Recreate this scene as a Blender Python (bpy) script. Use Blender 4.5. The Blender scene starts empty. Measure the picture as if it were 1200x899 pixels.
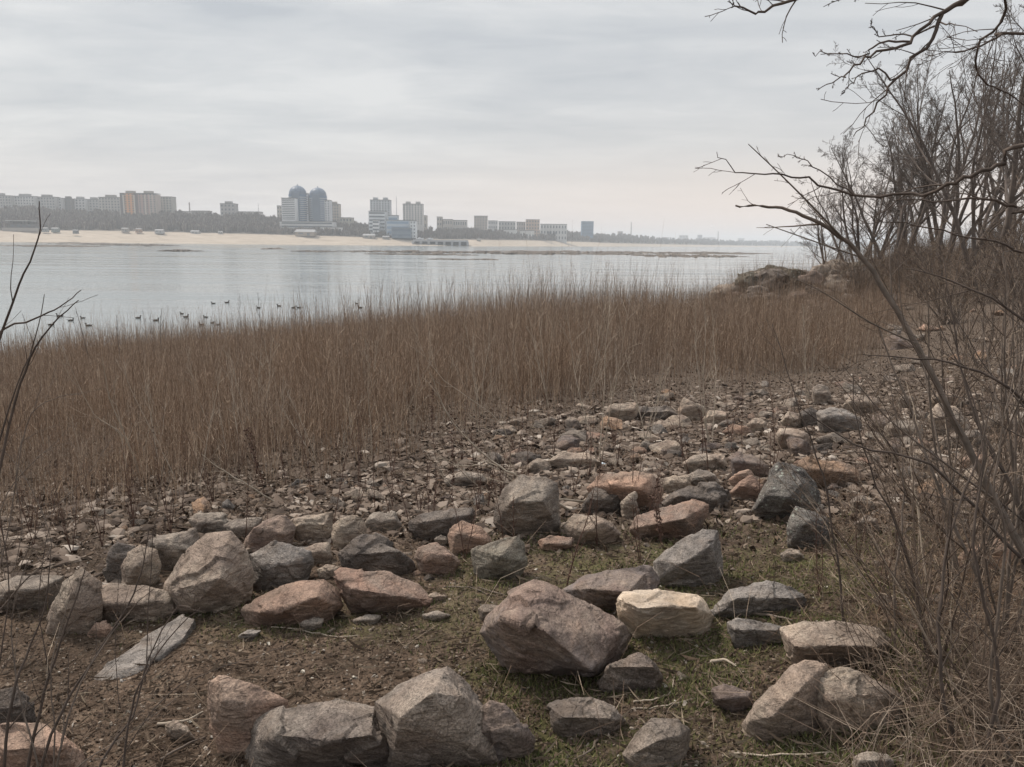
import bpy, bmesh, math, random
import numpy as np
from mathutils import Vector, Matrix, noise as mnoise

random.seed(7)
rng = np.random.default_rng(11)
S = bpy.context.scene
COL = S.collection

# ------------------------------------------------------------------ camera
FPX, CX, CY = 924.0, 600.0, 449.5
CAMZ, PITCH, ROLL = 4.5, 10.11, 0.64
cam_data = bpy.data.cameras.new("camera")
cam = bpy.data.objects.new("camera", cam_data)
COL.objects.link(cam)
cam_data.sensor_width = 36.0
cam_data.lens = FPX / 1200 * 36
cam_data.clip_start, cam_data.clip_end = 0.05, 30000
CR = Matrix.Rotation(math.radians(90 - PITCH), 3, 'X') @ Matrix.Rotation(math.radians(ROLL), 3, 'Z')
cam.matrix_world = Matrix.Translation((0, 0, CAMZ)) @ CR.to_4x4()
S.camera = cam
CRn = np.array(CR)

# ------------------------------------------------------------------ world, sun, exposure
SUN_EL, SUN_AZ = 52.0, -55.0          # azimuth from +Y, negative = to the left
world = bpy.data.worlds.new("World"); S.world = world
world.use_nodes = True
wn, wl = world.node_tree.nodes, world.node_tree.links
wn.clear()
w_out = wn.new('ShaderNodeOutputWorld'); w_bg = wn.new('ShaderNodeBackground')
sky = wn.new('ShaderNodeTexSky'); sky.sky_type = 'NISHITA'; sky.sun_disc = False
sky.sun_elevation = math.radians(SUN_EL); sky.sun_rotation = math.radians(SUN_AZ)
sky.air_density = 1.5; sky.dust_density = 3.0
w_tc = wn.new('ShaderNodeTexCoord'); w_sep = wn.new('ShaderNodeSeparateXYZ')
wl.new(w_tc.outputs['Generated'], w_sep.inputs[0])
def wmath(op, a, b=None, c=None):
    n = wn.new('ShaderNodeMath'); n.operation = op
    for i, v in enumerate((a, b, c)):
        if v is None: continue
        if isinstance(v, (int, float)): n.inputs[i].default_value = v
        else: wl.new(v, n.inputs[i])
    return n.outputs[0]
zc_ = wmath('MAXIMUM', w_sep.outputs[2], 0.0)
inv = wmath('DIVIDE', 1.0, wmath('ADD', zc_, 0.10))
w_cmb = wn.new('ShaderNodeCombineXYZ')
wl.new(wmath('MULTIPLY', w_sep.outputs[0], inv), w_cmb.inputs[0])
wl.new(wmath('MULTIPLY', w_sep.outputs[1], inv), w_cmb.inputs[1])
def wnoise(scale, detail, sx, sy, rough=0.55, dist=0.3):
    m = wn.new('ShaderNodeMapping'); m.inputs['Scale'].default_value = (sx, sy, 1)
    m.inputs['Rotation'].default_value = (0, 0, math.radians(8))
    n = wn.new('ShaderNodeTexNoise'); n.inputs['Scale'].default_value = scale
    n.inputs['Detail'].default_value = detail; n.inputs['Roughness'].default_value = rough
    n.inputs['Distortion'].default_value = dist
    wl.new(w_cmb.outputs[0], m.inputs[0]); wl.new(m.outputs[0], n.inputs['Vector'])
    return n.outputs['Fac']
n1 = wnoise(0.8, 8, 0.5, 1.1, 0.55, 1.0); n2 = wnoise(3.2, 8, 0.7, 1.1, 0.6, 0.8)
wc = wmath('ADD', wmath('MULTIPLY', n1, 0.68), wmath('MULTIPLY', n2, 0.32))
def wramp(fac, stops):
    r = wn.new('ShaderNodeValToRGB'); e = r.color_ramp.elements
    while len(e) < len(stops): e.new(0.5)
    for k, (p, c) in enumerate(stops): e[k].position = p; e[k].color = (*c, 1)
    wl.new(fac, r.inputs[0]); return r.outputs[0]
clouds = wramp(wc, [(0.36, (0.45, 0.475, 0.51)), (0.50, (0.555, 0.57, 0.59)), (0.63, (0.67, 0.675, 0.68))])
warm = wramp(zc_, [(0.0, (0.76, 0.60, 0.52)), (0.05, (0.78, 0.65, 0.565)), (0.12, (0.60, 0.57, 0.55)), (0.3, (0.56, 0.565, 0.575))])
wfac = wramp(zc_, [(0.0, (0.95,)*3), (0.08, (0.72,)*3), (0.17, (0.25,)*3), (0.35, (0.0,)*3)])
mx = wn.new('ShaderNodeMix'); mx.data_type = 'RGBA'
az_ = wmath('MULTIPLY', wfac, wmath('MINIMUM', wmath('MAXIMUM', wmath('ADD', wmath('MULTIPLY', w_sep.outputs[0], 1.3), 0.75), 0.35), 1.1))
wl.new(az_, mx.inputs['Factor']); wl.new(clouds, mx.inputs['A']); wl.new(warm, mx.inputs['B'])
skym = wn.new('ShaderNodeMix'); skym.data_type = 'RGBA'; skym.blend_type = 'MULTIPLY'
skym.inputs['Factor'].default_value = 1; wl.new(sky.outputs[0], skym.inputs['A'])
skym.inputs['B'].default_value = (0.10, 0.10, 0.10, 1)
mx2 = wn.new('ShaderNodeMix'); mx2.data_type = 'RGBA'; mx2.inputs['Factor'].default_value = 0.93
wl.new(skym.outputs['Result'], mx2.inputs['A']); wl.new(mx.outputs['Result'], mx2.inputs['B'])
wl.new(mx2.outputs['Result'], w_bg.inputs['Color'])
# an overcast dome is brighter overhead than at the horizon
wl.new(wramp(zc_, [(0.0, (0.60,)*3), (0.30, (0.585,)*3), (0.6, (0.8,)*3), (1.0, (0.95,)*3)]), w_bg.inputs['Strength'])
wl.new(w_bg.outputs[0], w_out.inputs[0])

sd = bpy.data.lights.new("sun", 'SUN'); so = bpy.data.objects.new("sun", sd); COL.objects.link(so)
sd.energy = 1.9; sd.angle = math.radians(11); sd.color = (1.0, 0.91, 0.81)
sv = Vector((math.sin(math.radians(SUN_AZ)) * math.cos(math.radians(SUN_EL)),
             math.cos(math.radians(SUN_AZ)) * math.cos(math.radians(SUN_EL)), math.sin(math.radians(SUN_EL))))
so.rotation_euler = sv.to_track_quat('Z', 'Y').to_euler(); so.location = (0, 0, 60)
S.view_settings.view_transform = 'Standard'; S.view_settings.look = 'None'
S.view_settings.exposure = 1.0; S.view_settings.gamma = 1.0
S.render.engine = 'CYCLES'
S.cycles.volume_bounces = 1; S.cycles.max_bounces = 5; S.cycles.diffuse_bounces = 2; S.cycles.glossy_bounces = 2

# ------------------------------------------------------------------ pixel <-> space (units of the 1200x899 photograph)
def ray(px, py):
    d = CRn @ np.array([(px - CX) / FPX, -(py - CY) / FPX, -1.0]); return d
def proj(P):
    P = np.asarray(P, float).reshape(-1, 3) - np.array([0, 0, CAMZ])
    c = P @ CRn
    return CX + FPX * c[:, 0] / -c[:, 2], CY - FPX * c[:, 1] / -c[:, 2], -c[:, 2]
def at(px, py, Y):
    d = ray(px, py); t = Y / d[1]; return np.array([0, 0, CAMZ]) + d * t

# ------------------------------------------------------------------ terrain height of the near bank
SHORE = np.array([(-120, -70), (-21, 29), (-5, 42), (8, 51), (17, 60), (27, 76), (60, 140), (160, 360), (300, 700)], float)
def shore_s(x, y):
    x = np.asarray(x, float); y = np.asarray(y, float)
    best = np.full(x.shape, 1e9); sgn = np.ones(x.shape)
    for (ax, ay), (bx, by) in zip(SHORE[:-1], SHORE[1:]):
        dx, dy = bx - ax, by - ay; L2 = dx * dx + dy * dy
        t = np.clip(((x - ax) * dx + (y - ay) * dy) / L2, 0, 1)
        ex, ey = x - ax - t * dx, y - ay - t * dy
        d = np.hypot(ex, ey); cr = -(dx * ey - dy * ex)
        m = d < best; best = np.where(m, d, best); sgn = np.where(m, np.where(cr >= 0, 1, -1), sgn)
    return best * sgn
def h(x, y):
    x = np.asarray(x, float); y = np.asarray(y, float)
    s = shore_s(x, y) + 0.9 * np.sin(0.35 * x + 0.2 * y) + 0.5 * np.sin(0.9 * x - 0.5 * y + 1)
    z = np.interp(s, [-40, -3, 0, 2, 10, 25, 31, 36, 45, 60, 100], [-2.4, -.35, 0, .12, .6, 1.85, 2.45, 2.9, 3.25, 3.9, 7])
    z = z + 2.3 * np.exp(-(((x - 29) / 10) ** 2 + ((y - 46) / 12) ** 2)) + 1.75 / (1 + np.exp(-(x - 12.7) / .6)) / (1 + np.exp((x - 18.5) / 2.0)) * np.exp(-((y - 47) / 4.6) ** 4)
    z = z + 1.2 / (1 + np.exp(-(x - 12 - 0.18 * y) / 2.2)) * np.clip((y - 4) / 12, 0, 1) * np.clip(s / 12, 0, 1)
    near = np.clip(s / 6, 0, 1)
    z = z + near * (0.035 * np.sin(1.7 * x + 0.6 * y) * np.sin(1.3 * y - 0.4 * x + 2) + 0.014 * np.sin(4.7 * x + 1.1 * y + 1) * np.sin(4.1 * y - 1.3 * x) + 0.006 * np.sin(11 * x + 3 * y) * np.sin(9.5 * y - 4 * x + 1))
    return z
def ground_at(px, py):
    d = ray(px, py); t = np.linspace(0.5, 140, 6000) if d[2] < 0 else np.array([140.0])
    X, Y, Z = d[0] * t, d[1] * t, CAMZ + d[2] * t
    b = np.where(Z < h(X, Y))[0]
    i = b[0] if len(b) else len(t) - 1
    return np.array([X[i], Y[i], float(h(X[i], Y[i]))])

# ------------------------------------------------------------------ object helpers
def tag(o, label=None, cat=None, group=None, kind=None):
    if label: o['label'] = label
    if cat: o['category'] = cat
    if group: o['group'] = group
    if kind: o['kind'] = kind
    return o
def empty(name, loc, rz=0):
    o = bpy.data.objects.new(name, None); COL.objects.link(o); o.location = loc; o.rotation_euler = (0, 0, rz)
    o.empty_display_size = 0.1; return o
def link_mesh(name, me, mat=None, parent=None, loc=None):
    o = bpy.data.objects.new(name, me); COL.objects.link(o)
    if mat is not None:
        for m in (mat if isinstance(mat, (list, tuple)) else [mat]): me.materials.append(m)
    if parent is not None: o.parent = parent
    if loc is not None: o.location = loc
    return o
def np_mesh(name, V, F, smooth=False, mi=None):
    """V (n,3); F list of (m,k) index arrays"""
    me = bpy.data.meshes.new(name); V = np.asarray(V, np.float32)
    me.vertices.add(len(V)); me.vertices.foreach_set('co', V.ravel())
    F = [np.asarray(f, np.int32) for f in F if len(f)]
    loops = np.concatenate([f.ravel() for f in F])
    sizes = np.concatenate([np.full(len(f), f.shape[1], np.int32) for f in F])
    starts = np.concatenate([[0], np.cumsum(sizes)[:-1]]).astype(np.int32)
    me.loops.add(len(loops)); me.loops.foreach_set('vertex_index', loops)
    me.polygons.add(len(sizes)); me.polygons.foreach_set('loop_start', starts); me.polygons.foreach_set('loop_total', sizes)
    me.polygons.foreach_set('use_smooth', np.full(len(sizes), smooth))
    if mi is not None: me.polygons.foreach_set('material_index', np.asarray(mi, np.int32))
    me.update(calc_edges=True); me.validate()
    return me
class Acc:
    """collects geometry arrays into one mesh"""
    def __init__(s): s.V = []; s.F = {}; s.n = 0
    def add(s, V, *Fs):
        V = np.asarray(V, float).reshape(-1, 3)
        for F in Fs:
            F = np.asarray(F, int); s.F.setdefault(F.shape[1], []).append(F + s.n)
        s.V.append(V); s.n += len(V)
    def tubes(s, P, R, sides=4):
        """P (m,n,3) R (m,n)"""
        m, n, _ = P.shape
        T = np.gradient(P, axis=1); T /= np.linalg.norm(T, axis=2, keepdims=True) + 1e-9
        ref = np.where(np.abs(T[:, :1, 2:3]) > 0.8, np.array([1.0, 0, 0]), np.array([0, 0, 1.0]))
        U = np.cross(T, np.broadcast_to(ref, T.shape)); U /= np.linalg.norm(U, axis=2, keepdims=True) + 1e-9
        W = np.cross(T, U)
        a = np.arange(sides) * 2 * math.pi / sides
        V = P[:, :, None, :] + R[:, :, None, None] * (np.cos(a)[None, None, :, None] * U[:, :, None, :] + np.sin(a)[None, None, :, None] * W[:, :, None, :])
        base = (np.arange(m) * n * sides)[:, None, None] + (np.arange(n - 1) * sides)[None, :, None]
        k = np.arange(sides)[None, None, :]; k2 = (np.arange(sides) + 1)[None, None, :] % sides
        F = np.stack([base + k, base + k2, base + sides + k2, base + sides + k], -1).reshape(-1, 4)
        s.add(V.reshape(-1, 3), F)
    def box(s, x0, x1, y0, y1, z0, z1):
        V = [(x0, y0, z0), (x1, y0, z0), (x1, y1, z0), (x0, y1, z0), (x0, y0, z1), (x1, y0, z1), (x1, y1, z1), (x0, y1, z1)]
        s.add(V, [(0, 3, 2, 1), (4, 5, 6, 7), (0, 1, 5, 4), (1, 2, 6, 5), (2, 3, 7, 6), (3, 0, 4, 7)])
    def mesh(s, name, smooth=False):
        return np_mesh(name, np.concatenate(s.V), [np.concatenate(f) for f in s.F.values()], smooth)
    def build(s, name, mat, parent=None, loc=None, smooth=False):
        return link_mesh(name, s.mesh(name, smooth), mat, parent, loc)

# ------------------------------------------------------------------ materials
class NT:
    def __init__(s, name, rough=0.9, spec=0.25):
        s.m = bpy.data.materials.new(name); s.m.use_nodes = True
        s.n, s.l = s.m.node_tree.nodes, s.m.node_tree.links
        s.b = s.n['Principled BSDF']; s.b.inputs['Roughness'].default_value = rough
        s.b.inputs['Specular IOR Level'].default_value = spec
        s.tc = s.n.new('ShaderNodeTexCoord')
    def set(s, node, i, v):
        if isinstance(v, (int, float, tuple)): node.inputs[i].default_value = v
        elif v is not None: s.l.new(v, node.inputs[i])
    def vec(s, space='Object', scale=(1, 1, 1), off=None):
        mp = s.n.new('ShaderNodeMapping'); mp.inputs['Scale'].default_value = scale
        s.l.new(s.tc.outputs[space], mp.inputs[0])
        if off is not None: s.l.new(off, mp.inputs['Location'])
        return mp.outputs[0]
    def noise(s, v, scale, detail=4, rough=0.55, dist=0.0):
        n = s.n.new('ShaderNodeTexNoise'); s.l.new(v, n.inputs['Vector'])
        n.inputs['Scale'].default_value = scale; n.inputs['Detail'].default_value = detail
        n.inputs['Roughness'].default_value = rough; n.inputs['Distortion'].default_value = dist
        return n.outputs['Fac']
    def voro(s, v, scale, feat='F1', out='Distance', rand=1.0):
        n = s.n.new('ShaderNodeTexVoronoi'); n.feature = feat; s.l.new(v, n.inputs['Vector'])
        n.inputs['Scale'].default_value = scale; n.inputs['Randomness'].default_value = rand
        return n.outputs[out]
    def ramp(s, f, stops):
        r = s.n.new('ShaderNodeValToRGB'); e = r.color_ramp.elements
        while len(e) < len(stops): e.new(0.5)
        for k, (p, c) in enumerate(stops):
            e[k].position = p; e[k].color = (*c, 1) if isinstance(c, tuple) else (c, c, c, 1)
        s.l.new(f, r.inputs[0]); return r.outputs[0]
    def mix(s, f, a, b, mode='MIX'):
        n = s.n.new('ShaderNodeMix'); n.data_type = 'RGBA'; n.blend_type = mode
        s.set(n, 'Factor', f)
        s.set(n, 'A', (*a, 1) if isinstance(a, tuple) else a); s.set(n, 'B', (*b, 1) if isinstance(b, tuple) else b)
        return n.outputs['Result']
    def math(s, op, a, b=None):
        n = s.n.new('ShaderNodeMath'); n.operation = op; s.set(n, 0, a); s.set(n, 1, b); return n.outputs[0]
    def bump(s, hgt, strength, dist, prev=None):
        n = s.n.new('ShaderNodeBump'); n.inputs['Strength'].default_value = strength; n.inputs['Distance'].default_value = dist
        s.l.new(hgt, n.inputs['Height'])
        if prev is not None: s.l.new(prev, n.inputs['Normal'])
        return n.outputs[0]
    def done(s, col=None, normal=None):
        if col is not None: s.set(s.b, 'Base Color', (*col, 1) if isinstance(col, tuple) else col)
        if normal is not None: s.l.new(normal, s.b.inputs['Normal'])
        return s.m
def plain(name, c, rough=0.85, var=0.25, scale=2.0, spec=0.25):
    t = NT(name, rough, spec); v = t.vec('Object')
    f = t.noise(v, scale, 5)
    d = tuple(x * (1 - var) for x in c); u = tuple(min(1, x * (1 + var)) for x in c)
    return t.done(t.ramp(f, [(0.3, d), (0.7, u)]))
def island(name, stops, rough=0.9):
    t = NT(name, rough, 0.15); g = t.n.new('ShaderNodeNewGeometry')
    return t.done(t.ramp(g.outputs['Random Per Island'], stops))
def rockmat(name, c, c2, dark=0.45, speck=0.35, lichen=0.0, stain=None, fs=1.0):
    """c main tone, c2 second tone in large patches, speckled grain, dark pits and rough fracture relief"""
    t = NT(name, 0.92, 0.2)
    oi = t.n.new('ShaderNodeObjectInfo')
    cm = t.n.new('ShaderNodeCombineXYZ')
    r1 = t.math('MULTIPLY', oi.outputs['Random'], 37.0)
    for i in range(3): t.l.new(r1, cm.inputs[i])
    v = t.vec('Object', (1, 1, 1), cm.outputs[0])
    vs = t.vec('Object', (1, 1.0, 2.6), cm.outputs[0])
    big = t.noise(v, 3.2 * fs, 5, 0.6, 0.6)
    col = t.mix(t.ramp(big, [(0.40, 0.0), (0.60, 1.0)]), c, c2)
    med = t.noise(vs, 14 * fs, 6, 0.65, 0.4)
    col = t.mix(0.75, col, t.ramp(med, [(0.32, 1 - dark), (0.5, 0.95), (0.7, 1.25)]), 'MULTIPLY')
    gr = t.noise(v, 130 * fs, 2, 0.7)
    col = t.mix(1.0, col, t.ramp(gr, [(0.34, 1 - speck), (0.5, 1.0), (0.68, 1 + speck)]), 'MULTIPLY')
    gr2 = t.voro(v, 60 * fs)
    col = t.mix(0.6, col, t.ramp(gr2, [(0.05, 1 - speck), (0.3, 1.0), (0.7, 1.05)]), 'MULTIPLY')
    if stain:
        st = t.noise(v, 2.1 * fs, 4, 0.6, 1.0)
        col = t.mix(t.ramp(st, [(0.52, 0.0), (0.66, 0.8)]), col, stain)
    # hairline fractures and weathered seams
    wv = t.n.new('ShaderNodeMix'); wv.data_type = 'VECTOR'; wv.inputs['Factor'].default_value = 0.16
    nv = t.n.new('ShaderNodeTexNoise'); nv.inputs['Scale'].default_value = 5 * fs; t.l.new(v, nv.inputs['Vector'])
    t.l.new(v, wv.inputs['A']); t.l.new(nv.outputs['Color'], wv.inputs['B'])
    ck = t.voro(wv.outputs['Result'], 7.0 * fs, 'DISTANCE_TO_EDGE')
    ckm = t.math('MULTIPLY', t.ramp(ck, [(0.0, 1.0), (0.018, 0.0)]), t.ramp(t.noise(v, 3.7 * fs, 3, 0.6), [(0.52, 0.0), (0.62, 1.0)]))
    col = t.mix(t.math('MULTIPLY', ckm, 0.5), col, (0.045, 0.036, 0.030))
    pt = t.noise(v, 1.6 * fs, 6, 0.72, 1.4)
    col = t.mix(0.85, col, t.ramp(pt, [(0.36, (0.62, 0.60, 0.60)), (0.5, (1.0, 0.97, 0.94)), (0.62, (1.28, 1.20, 1.12))]), 'MULTIPLY')
    # soil thrown up on the stone and dust on ledges
    du = t.noise(v, 7 * fs, 4, 0.7)
    col = t.mix(t.ramp(du, [(0.5, 0.0), (0.72, 0.55)]), col, (0.14, 0.105, 0.08))
    if lichen:
        li = t.voro(v, 26 * fs, 'F1'); ln = t.noise(v, 9, 4, 0.7)
        lf = t.math('MULTIPLY', t.ramp(li, [(0.16, 1.0), (0.30, 0.0)]), t.ramp(ln, [(0.42, 0.0), (0.58, 1.0)]))
        col = t.mix(t.math('MULTIPLY', lf, lichen), col, (0.42, 0.44, 0.38))
    val = t.math('ADD', t.math('MULTIPLY', oi.outputs['Random'], 0.3), 1.0)
    cmb = t.n.new('ShaderNodeCombineXYZ')
    for i in range(3): t.l.new(val, cmb.inputs[i])
    col = t.mix(1.0, col, cmb.outputs[0], 'MULTIPLY')
    ckb = t.ramp(ckm, [(0.0, 1.0), (1.0, 0.0)])
    cr = t.voro(t.vec('Object', (1, 0.8, 1.9), cm.outputs[0]), 5.5 * fs, 'DISTANCE_TO_EDGE')
    nb = t.bump(t.ramp(cr, [(0.0, 0.0), (0.05, 1.0)]), 0.35, 0.010 / fs)
    nb = t.bump(ckb, 0.6, 0.012 / fs, nb)
    nb = t.bump(med, 1.0, 0.030 / fs, nb)
    nb = t.bump(t.noise(v, 55 * fs, 4, 0.7), 0.8, 0.008 / fs, nb)
    nb = t.bump(gr, 0.5, 0.002, nb)
    return t.done(col, nb)

RM = dict(
    grey=rockmat('stone_grey', (0.26, 0.228, 0.196), (0.18, 0.152, 0.13)),
    granite=rockmat('stone_granite', (0.235, 0.205, 0.178), (0.145, 0.12, 0.105), 0.5, 0.42, stain=(0.10, 0.085, 0.075)),
    blue=rockmat('stone_blue_grey', (0.235, 0.215, 0.198), (0.165, 0.15, 0.138), 0.5, 0.35),
    brown=rockmat('stone_brown_grey', (0.235, 0.19, 0.16), (0.165, 0.125, 0.108), 0.5, 0.3, stain=(0.155, 0.138, 0.135)),
    pink=rockmat('stone_pink', (0.32, 0.22, 0.17), (0.24, 0.185, 0.15), 0.4, 0.3),
    red=rockmat('stone_red_brown', (0.25, 0.165, 0.128), (0.21, 0.165, 0.138), 0.45, 0.3),
    orange=rockmat('stone_orange', (0.285, 0.19, 0.128), (0.225, 0.17, 0.135), 0.4, 0.35),
    cream=rockmat('stone_cream', (0.46, 0.40, 0.335), (0.35, 0.285, 0.22), 0.3, 0.15, stain=(0.30, 0.24, 0.18)),
    tan=rockmat('stone_tan', (0.33, 0.28, 0.23), (0.25, 0.20, 0.165), 0.45, 0.3),
    dark=rockmat('stone_dark', (0.16, 0.14, 0.125), (0.11, 0.095, 0.085), 0.45, 0.4),
    lichen=rockmat('stone_lichen', (0.18, 0.17, 0.155), (0.115, 0.105, 0.10), 0.5, 0.5, lichen=0.85),
    green=rockmat('stone_green_grey', (0.22, 0.202, 0.168), (0.155, 0.138, 0.115), 0.5, 0.35, lichen=0.3),
    farrock=rockmat('stone_far_outcrop', (0.13, 0.115, 0.095), (0.085, 0.078, 0.062), 0.5, 0.3, lichen=0.5, fs=0.25),
)
M_BARK = plain('bark_dark', (0.085, 0.066, 0.055), 0.95, 0.35, 9)
M_TWIG = island('twig_brown', [(0, (0.065, 0.047, 0.038)), (0.5, (0.13, 0.097, 0.075)), (0.85, (0.21, 0.16, 0.122)), (1, (0.32, 0.26, 0.20))])
M_BARKF = plain('bark_far', (0.125, 0.102, 0.088), 0.95, 0.3, 2)
M_SHRUB = plain('bark_grey_brown', (0.14, 0.112, 0.092), 0.9, 0.4, 14)
M_PALE = plain('bark_pale', (0.34, 0.285, 0.225), 0.85, 0.3, 12)
M_REED = island('dry_stem', [(0, (0.075, 0.048, 0.036)), (0.35, (0.145, 0.093, 0.064)), (0.75, (0.215, 0.145, 0.10)), (1, (0.34, 0.265, 0.20))])
def reedmat():
    t = NT('dry_stem', .9, .15); g = t.n.new('ShaderNodeNewGeometry'); v = t.vec('Object')
    a = t.ramp(g.outputs['Random Per Island'], [(0, (0.115, 0.075, 0.053)), (0.35, (0.215, 0.143, 0.097)), (0.75, (0.325, 0.225, 0.152)), (1, (0.55, 0.44, 0.33))])
    b = t.ramp(g.outputs['Random Per Island'], [(0, (0.13, 0.092, 0.070)), (0.5, (0.24, 0.178, 0.135)), (1, (0.44, 0.36, 0.28))])
    return t.done(t.mix(t.ramp(t.noise(v, 0.55, 5, 0.65, 0.6), [(0.42, 0.0), (0.62, 0.9)]), a, b))
M_REED = reedmat()
M_WEED = island('dry_weed', [(0, (0.05, 0.03, 0.024)), (0.6, (0.095, 0.055, 0.042)), (1, (0.16, 0.105, 0.08))])
# ================================================================== SETTING
def ground_material():
    t = NT('bank_soil', 0.97, 0.12); v = t.vec('Object')
    big = t.noise(v, 0.7, 6, 0.6, 0.5); med = t.noise(v, 6, 6, 0.7, 0.3); fine = t.noise(v, 55, 4, 0.75)
    col = t.ramp(med, [(0.3, (0.06, 0.042, 0.030)), (0.5, (0.105, 0.074, 0.053)), (0.7, (0.16, 0.118, 0.086))])
    col = t.mix(1.0, col, t.ramp(fine, [(0.3, 0.45), (0.5, 1.0), (0.72, 1.65)]), 'MULTIPLY')
    # chips of bark, shell and dead leaf trodden into the soil
    ch = t.voro(v, 38, 'F1', 'Color'); cd = t.voro(v, 38, 'F1')
    sep = t.n.new('ShaderNodeSeparateColor'); t.l.new(ch, sep.inputs[0])
    chf = t.math('MULTIPLY', t.ramp(sep.outputs[0], [(0.72, 0.0), (0.78, 0.8)]), t.ramp(cd, [(0.3, 1.0), (0.42, 0.0)]))
    col = t.mix(chf, col, t.ramp(sep.outputs[1], [(0, (0.10, 0.07, 0.05)), (0.7, (0.20, 0.155, 0.115)), (1, (0.34, 0.29, 0.24))]))
    # moss and short grass in the damp hollows close to the camera
    at_ = t.n.new('ShaderNodeAttribute'); at_.attribute_name = 'moss'
    mf = t.math('MULTIPLY', at_.outputs['Fac'], t.ramp(t.noise(v, 2.6, 6, 0.7, 0.4), [(0.44, 0.0), (0.60, 1.0)]))
    col = t.mix(mf, col, t.ramp(fine, [(0.3, (0.040, 0.044, 0.017)), (0.7, (0.11, 0.108, 0.042))]))
    col = t.mix(0.8, col, t.ramp(big, [(0.3, 0.6), (0.7, 1.35)]), 'MULTIPLY'); col = t.mix(0.9, col, t.ramp(t.noise(v, 2.3, 5, 0.7), [(0.35, 0.6), (0.65, 1.3)]), 'MULTIPLY')
    g2 = t.n.new('ShaderNodeAttribute'); g2.attribute_name = 'stony'; col = t.mix(t.math('MULTIPLY', g2.outputs['Fac'], 0.75), col, t.ramp(fine, [(0.35, (0.06, 0.046, 0.036)), (0.55, (0.125, 0.098, 0.078)), (0.7, (0.21, 0.172, 0.138))]))
    nb = t.bump(med, 0.8, 0.04); nb = t.bump(fine, 0.9, 0.012, nb); nb = t.bump(cd, 0.6, 0.008, nb)
    return t.done(col, nb)
def moss_w(px, py):
    m = np.clip((px - 470) / 120, 0, 1) * np.clip((py - 595) / 50, 0, 1) * np.clip((1150 - px) / 80, 0, 1)
    m = m * (0.7 + 0.3 * np.sin(px * .013 + py * .02) ** 2)
    m2 = np.exp(-(((px - 380) / 190) ** 2 + ((py - 728) / 22) ** 2)) * 0.8
    return np.clip(np.maximum(m, m2), 0, 1)
def bank():
    n = 640; k = 4.3
    u = np.linspace(-1, 1, n)
    xs = 1.0 + 5.2 * np.sinh(4.6 * u) * np.where(u < 0, 0.55, 1.0)
    ys = 3.5 + 5.2 * np.sinh(4.7 * np.linspace(-0.55, 1, n))
    X, Y = np.meshgrid(xs, ys); Z = h(X, Y)
    V = np.stack([X, Y, Z], -1).reshape(-1, 3)
    i = np.arange(n - 1)[:, None] * n + np.arange(n - 1)[None, :]
    F = np.stack([i, i + 1, i + n + 1, i + n], -1).reshape(-1, 4)
    keep = (Z.ravel()[F] > -1.9).any(1)
    me = np_mesh('bank_ground', V, [F[keep]], True)
    px, py, d = proj(V); w = np.where((d > 0) & (d < 12), moss_w(px, py), 0)
    a = me.attributes.new('moss', 'FLOAT', 'POINT')
    if len(a.data) == len(w): a.data.foreach_set('value', w.astype(np.float32))
    a = me.attributes.new('stony', 'FLOAT', 'POINT'); a.data.foreach_set('value', np.where((d > 0) & (py < 600), 1.0, np.clip((660 - py) / 60, 0, 1) * (d > 0)).astype(np.float32))
    o = link_mesh('bank_ground', me, ground_material()); tag(o, kind='structure'); return o
bank()

def water():
    t = NT('river_water', 0.07, 0.5)
    t.b.inputs['IOR'].default_value = 1.33
    v = t.vec('Object', (0.35, 1.0, 1)); v2 = t.vec('Object', (0.02, 0.11, 1))
    ca = t.noise(v2, 1, 4, 0.6, 0.4)
    t.l.new(t.ramp(ca, [(0.35, 0.05), (0.65, 0.22)]), t.b.inputs['Roughness'])
    nb = t.bump(t.noise(v, 2.2, 4, 0.6, 0.3), 0.5, 0.03); nb = t.bump(t.noise(v, 0.35, 3, 0.5), 0.4, 0.08, nb)
    m = t.done((0.17, 0.195, 0.20), nb)
    V = [(-9000, -400, 0), (9000, -400, 0), (9000, 9000, 0), (-9000, 9000, 0)]
    tag(link_mesh('river_water', np_mesh('river_water', V, [[(0, 1, 2, 3)]]), m), kind='structure')
water()

# ---- the far bank: columns of (photo x, distance of waterline, [beach end y, wood foot y, plateau y])
def far_z(px, py, D): return at(px, py, D)[2]
FARC = [  # px, D shore, py beach top, D beach top, py plateau, D plateau
    (-420, 520, 262, 620, 245, 760), (-200, 640, 266, 740, 248, 900), (0, 760, 271, 850, 250, 1010), (100, 800, 270.5, 880, 253, 1040),
    (200, 830, 272.5, 900, 256, 1060), (300, 850, 275, 930, 258, 1080), (400, 900, 277.5, 960, 265, 1090), (480, 930, 281, 975, 270, 1100),
    (560, 960, 281.5, 1020, 272, 1180), (640, 1150, 282.5, 1250, 274, 1420), (720, 1450, 285.3, 1520, 277.5, 1800),
    (800, 1900, 287, 1980, 281.5, 2400), (880, 2500, 288.2, 2560, 284, 3100), (960, 3100, 289, 3180, 285.5, 3900), (1100, 3900, 290.5, 4000, 287.5, 5000), (1400, 4500, 293, 4700, 290, 5600)]
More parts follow.
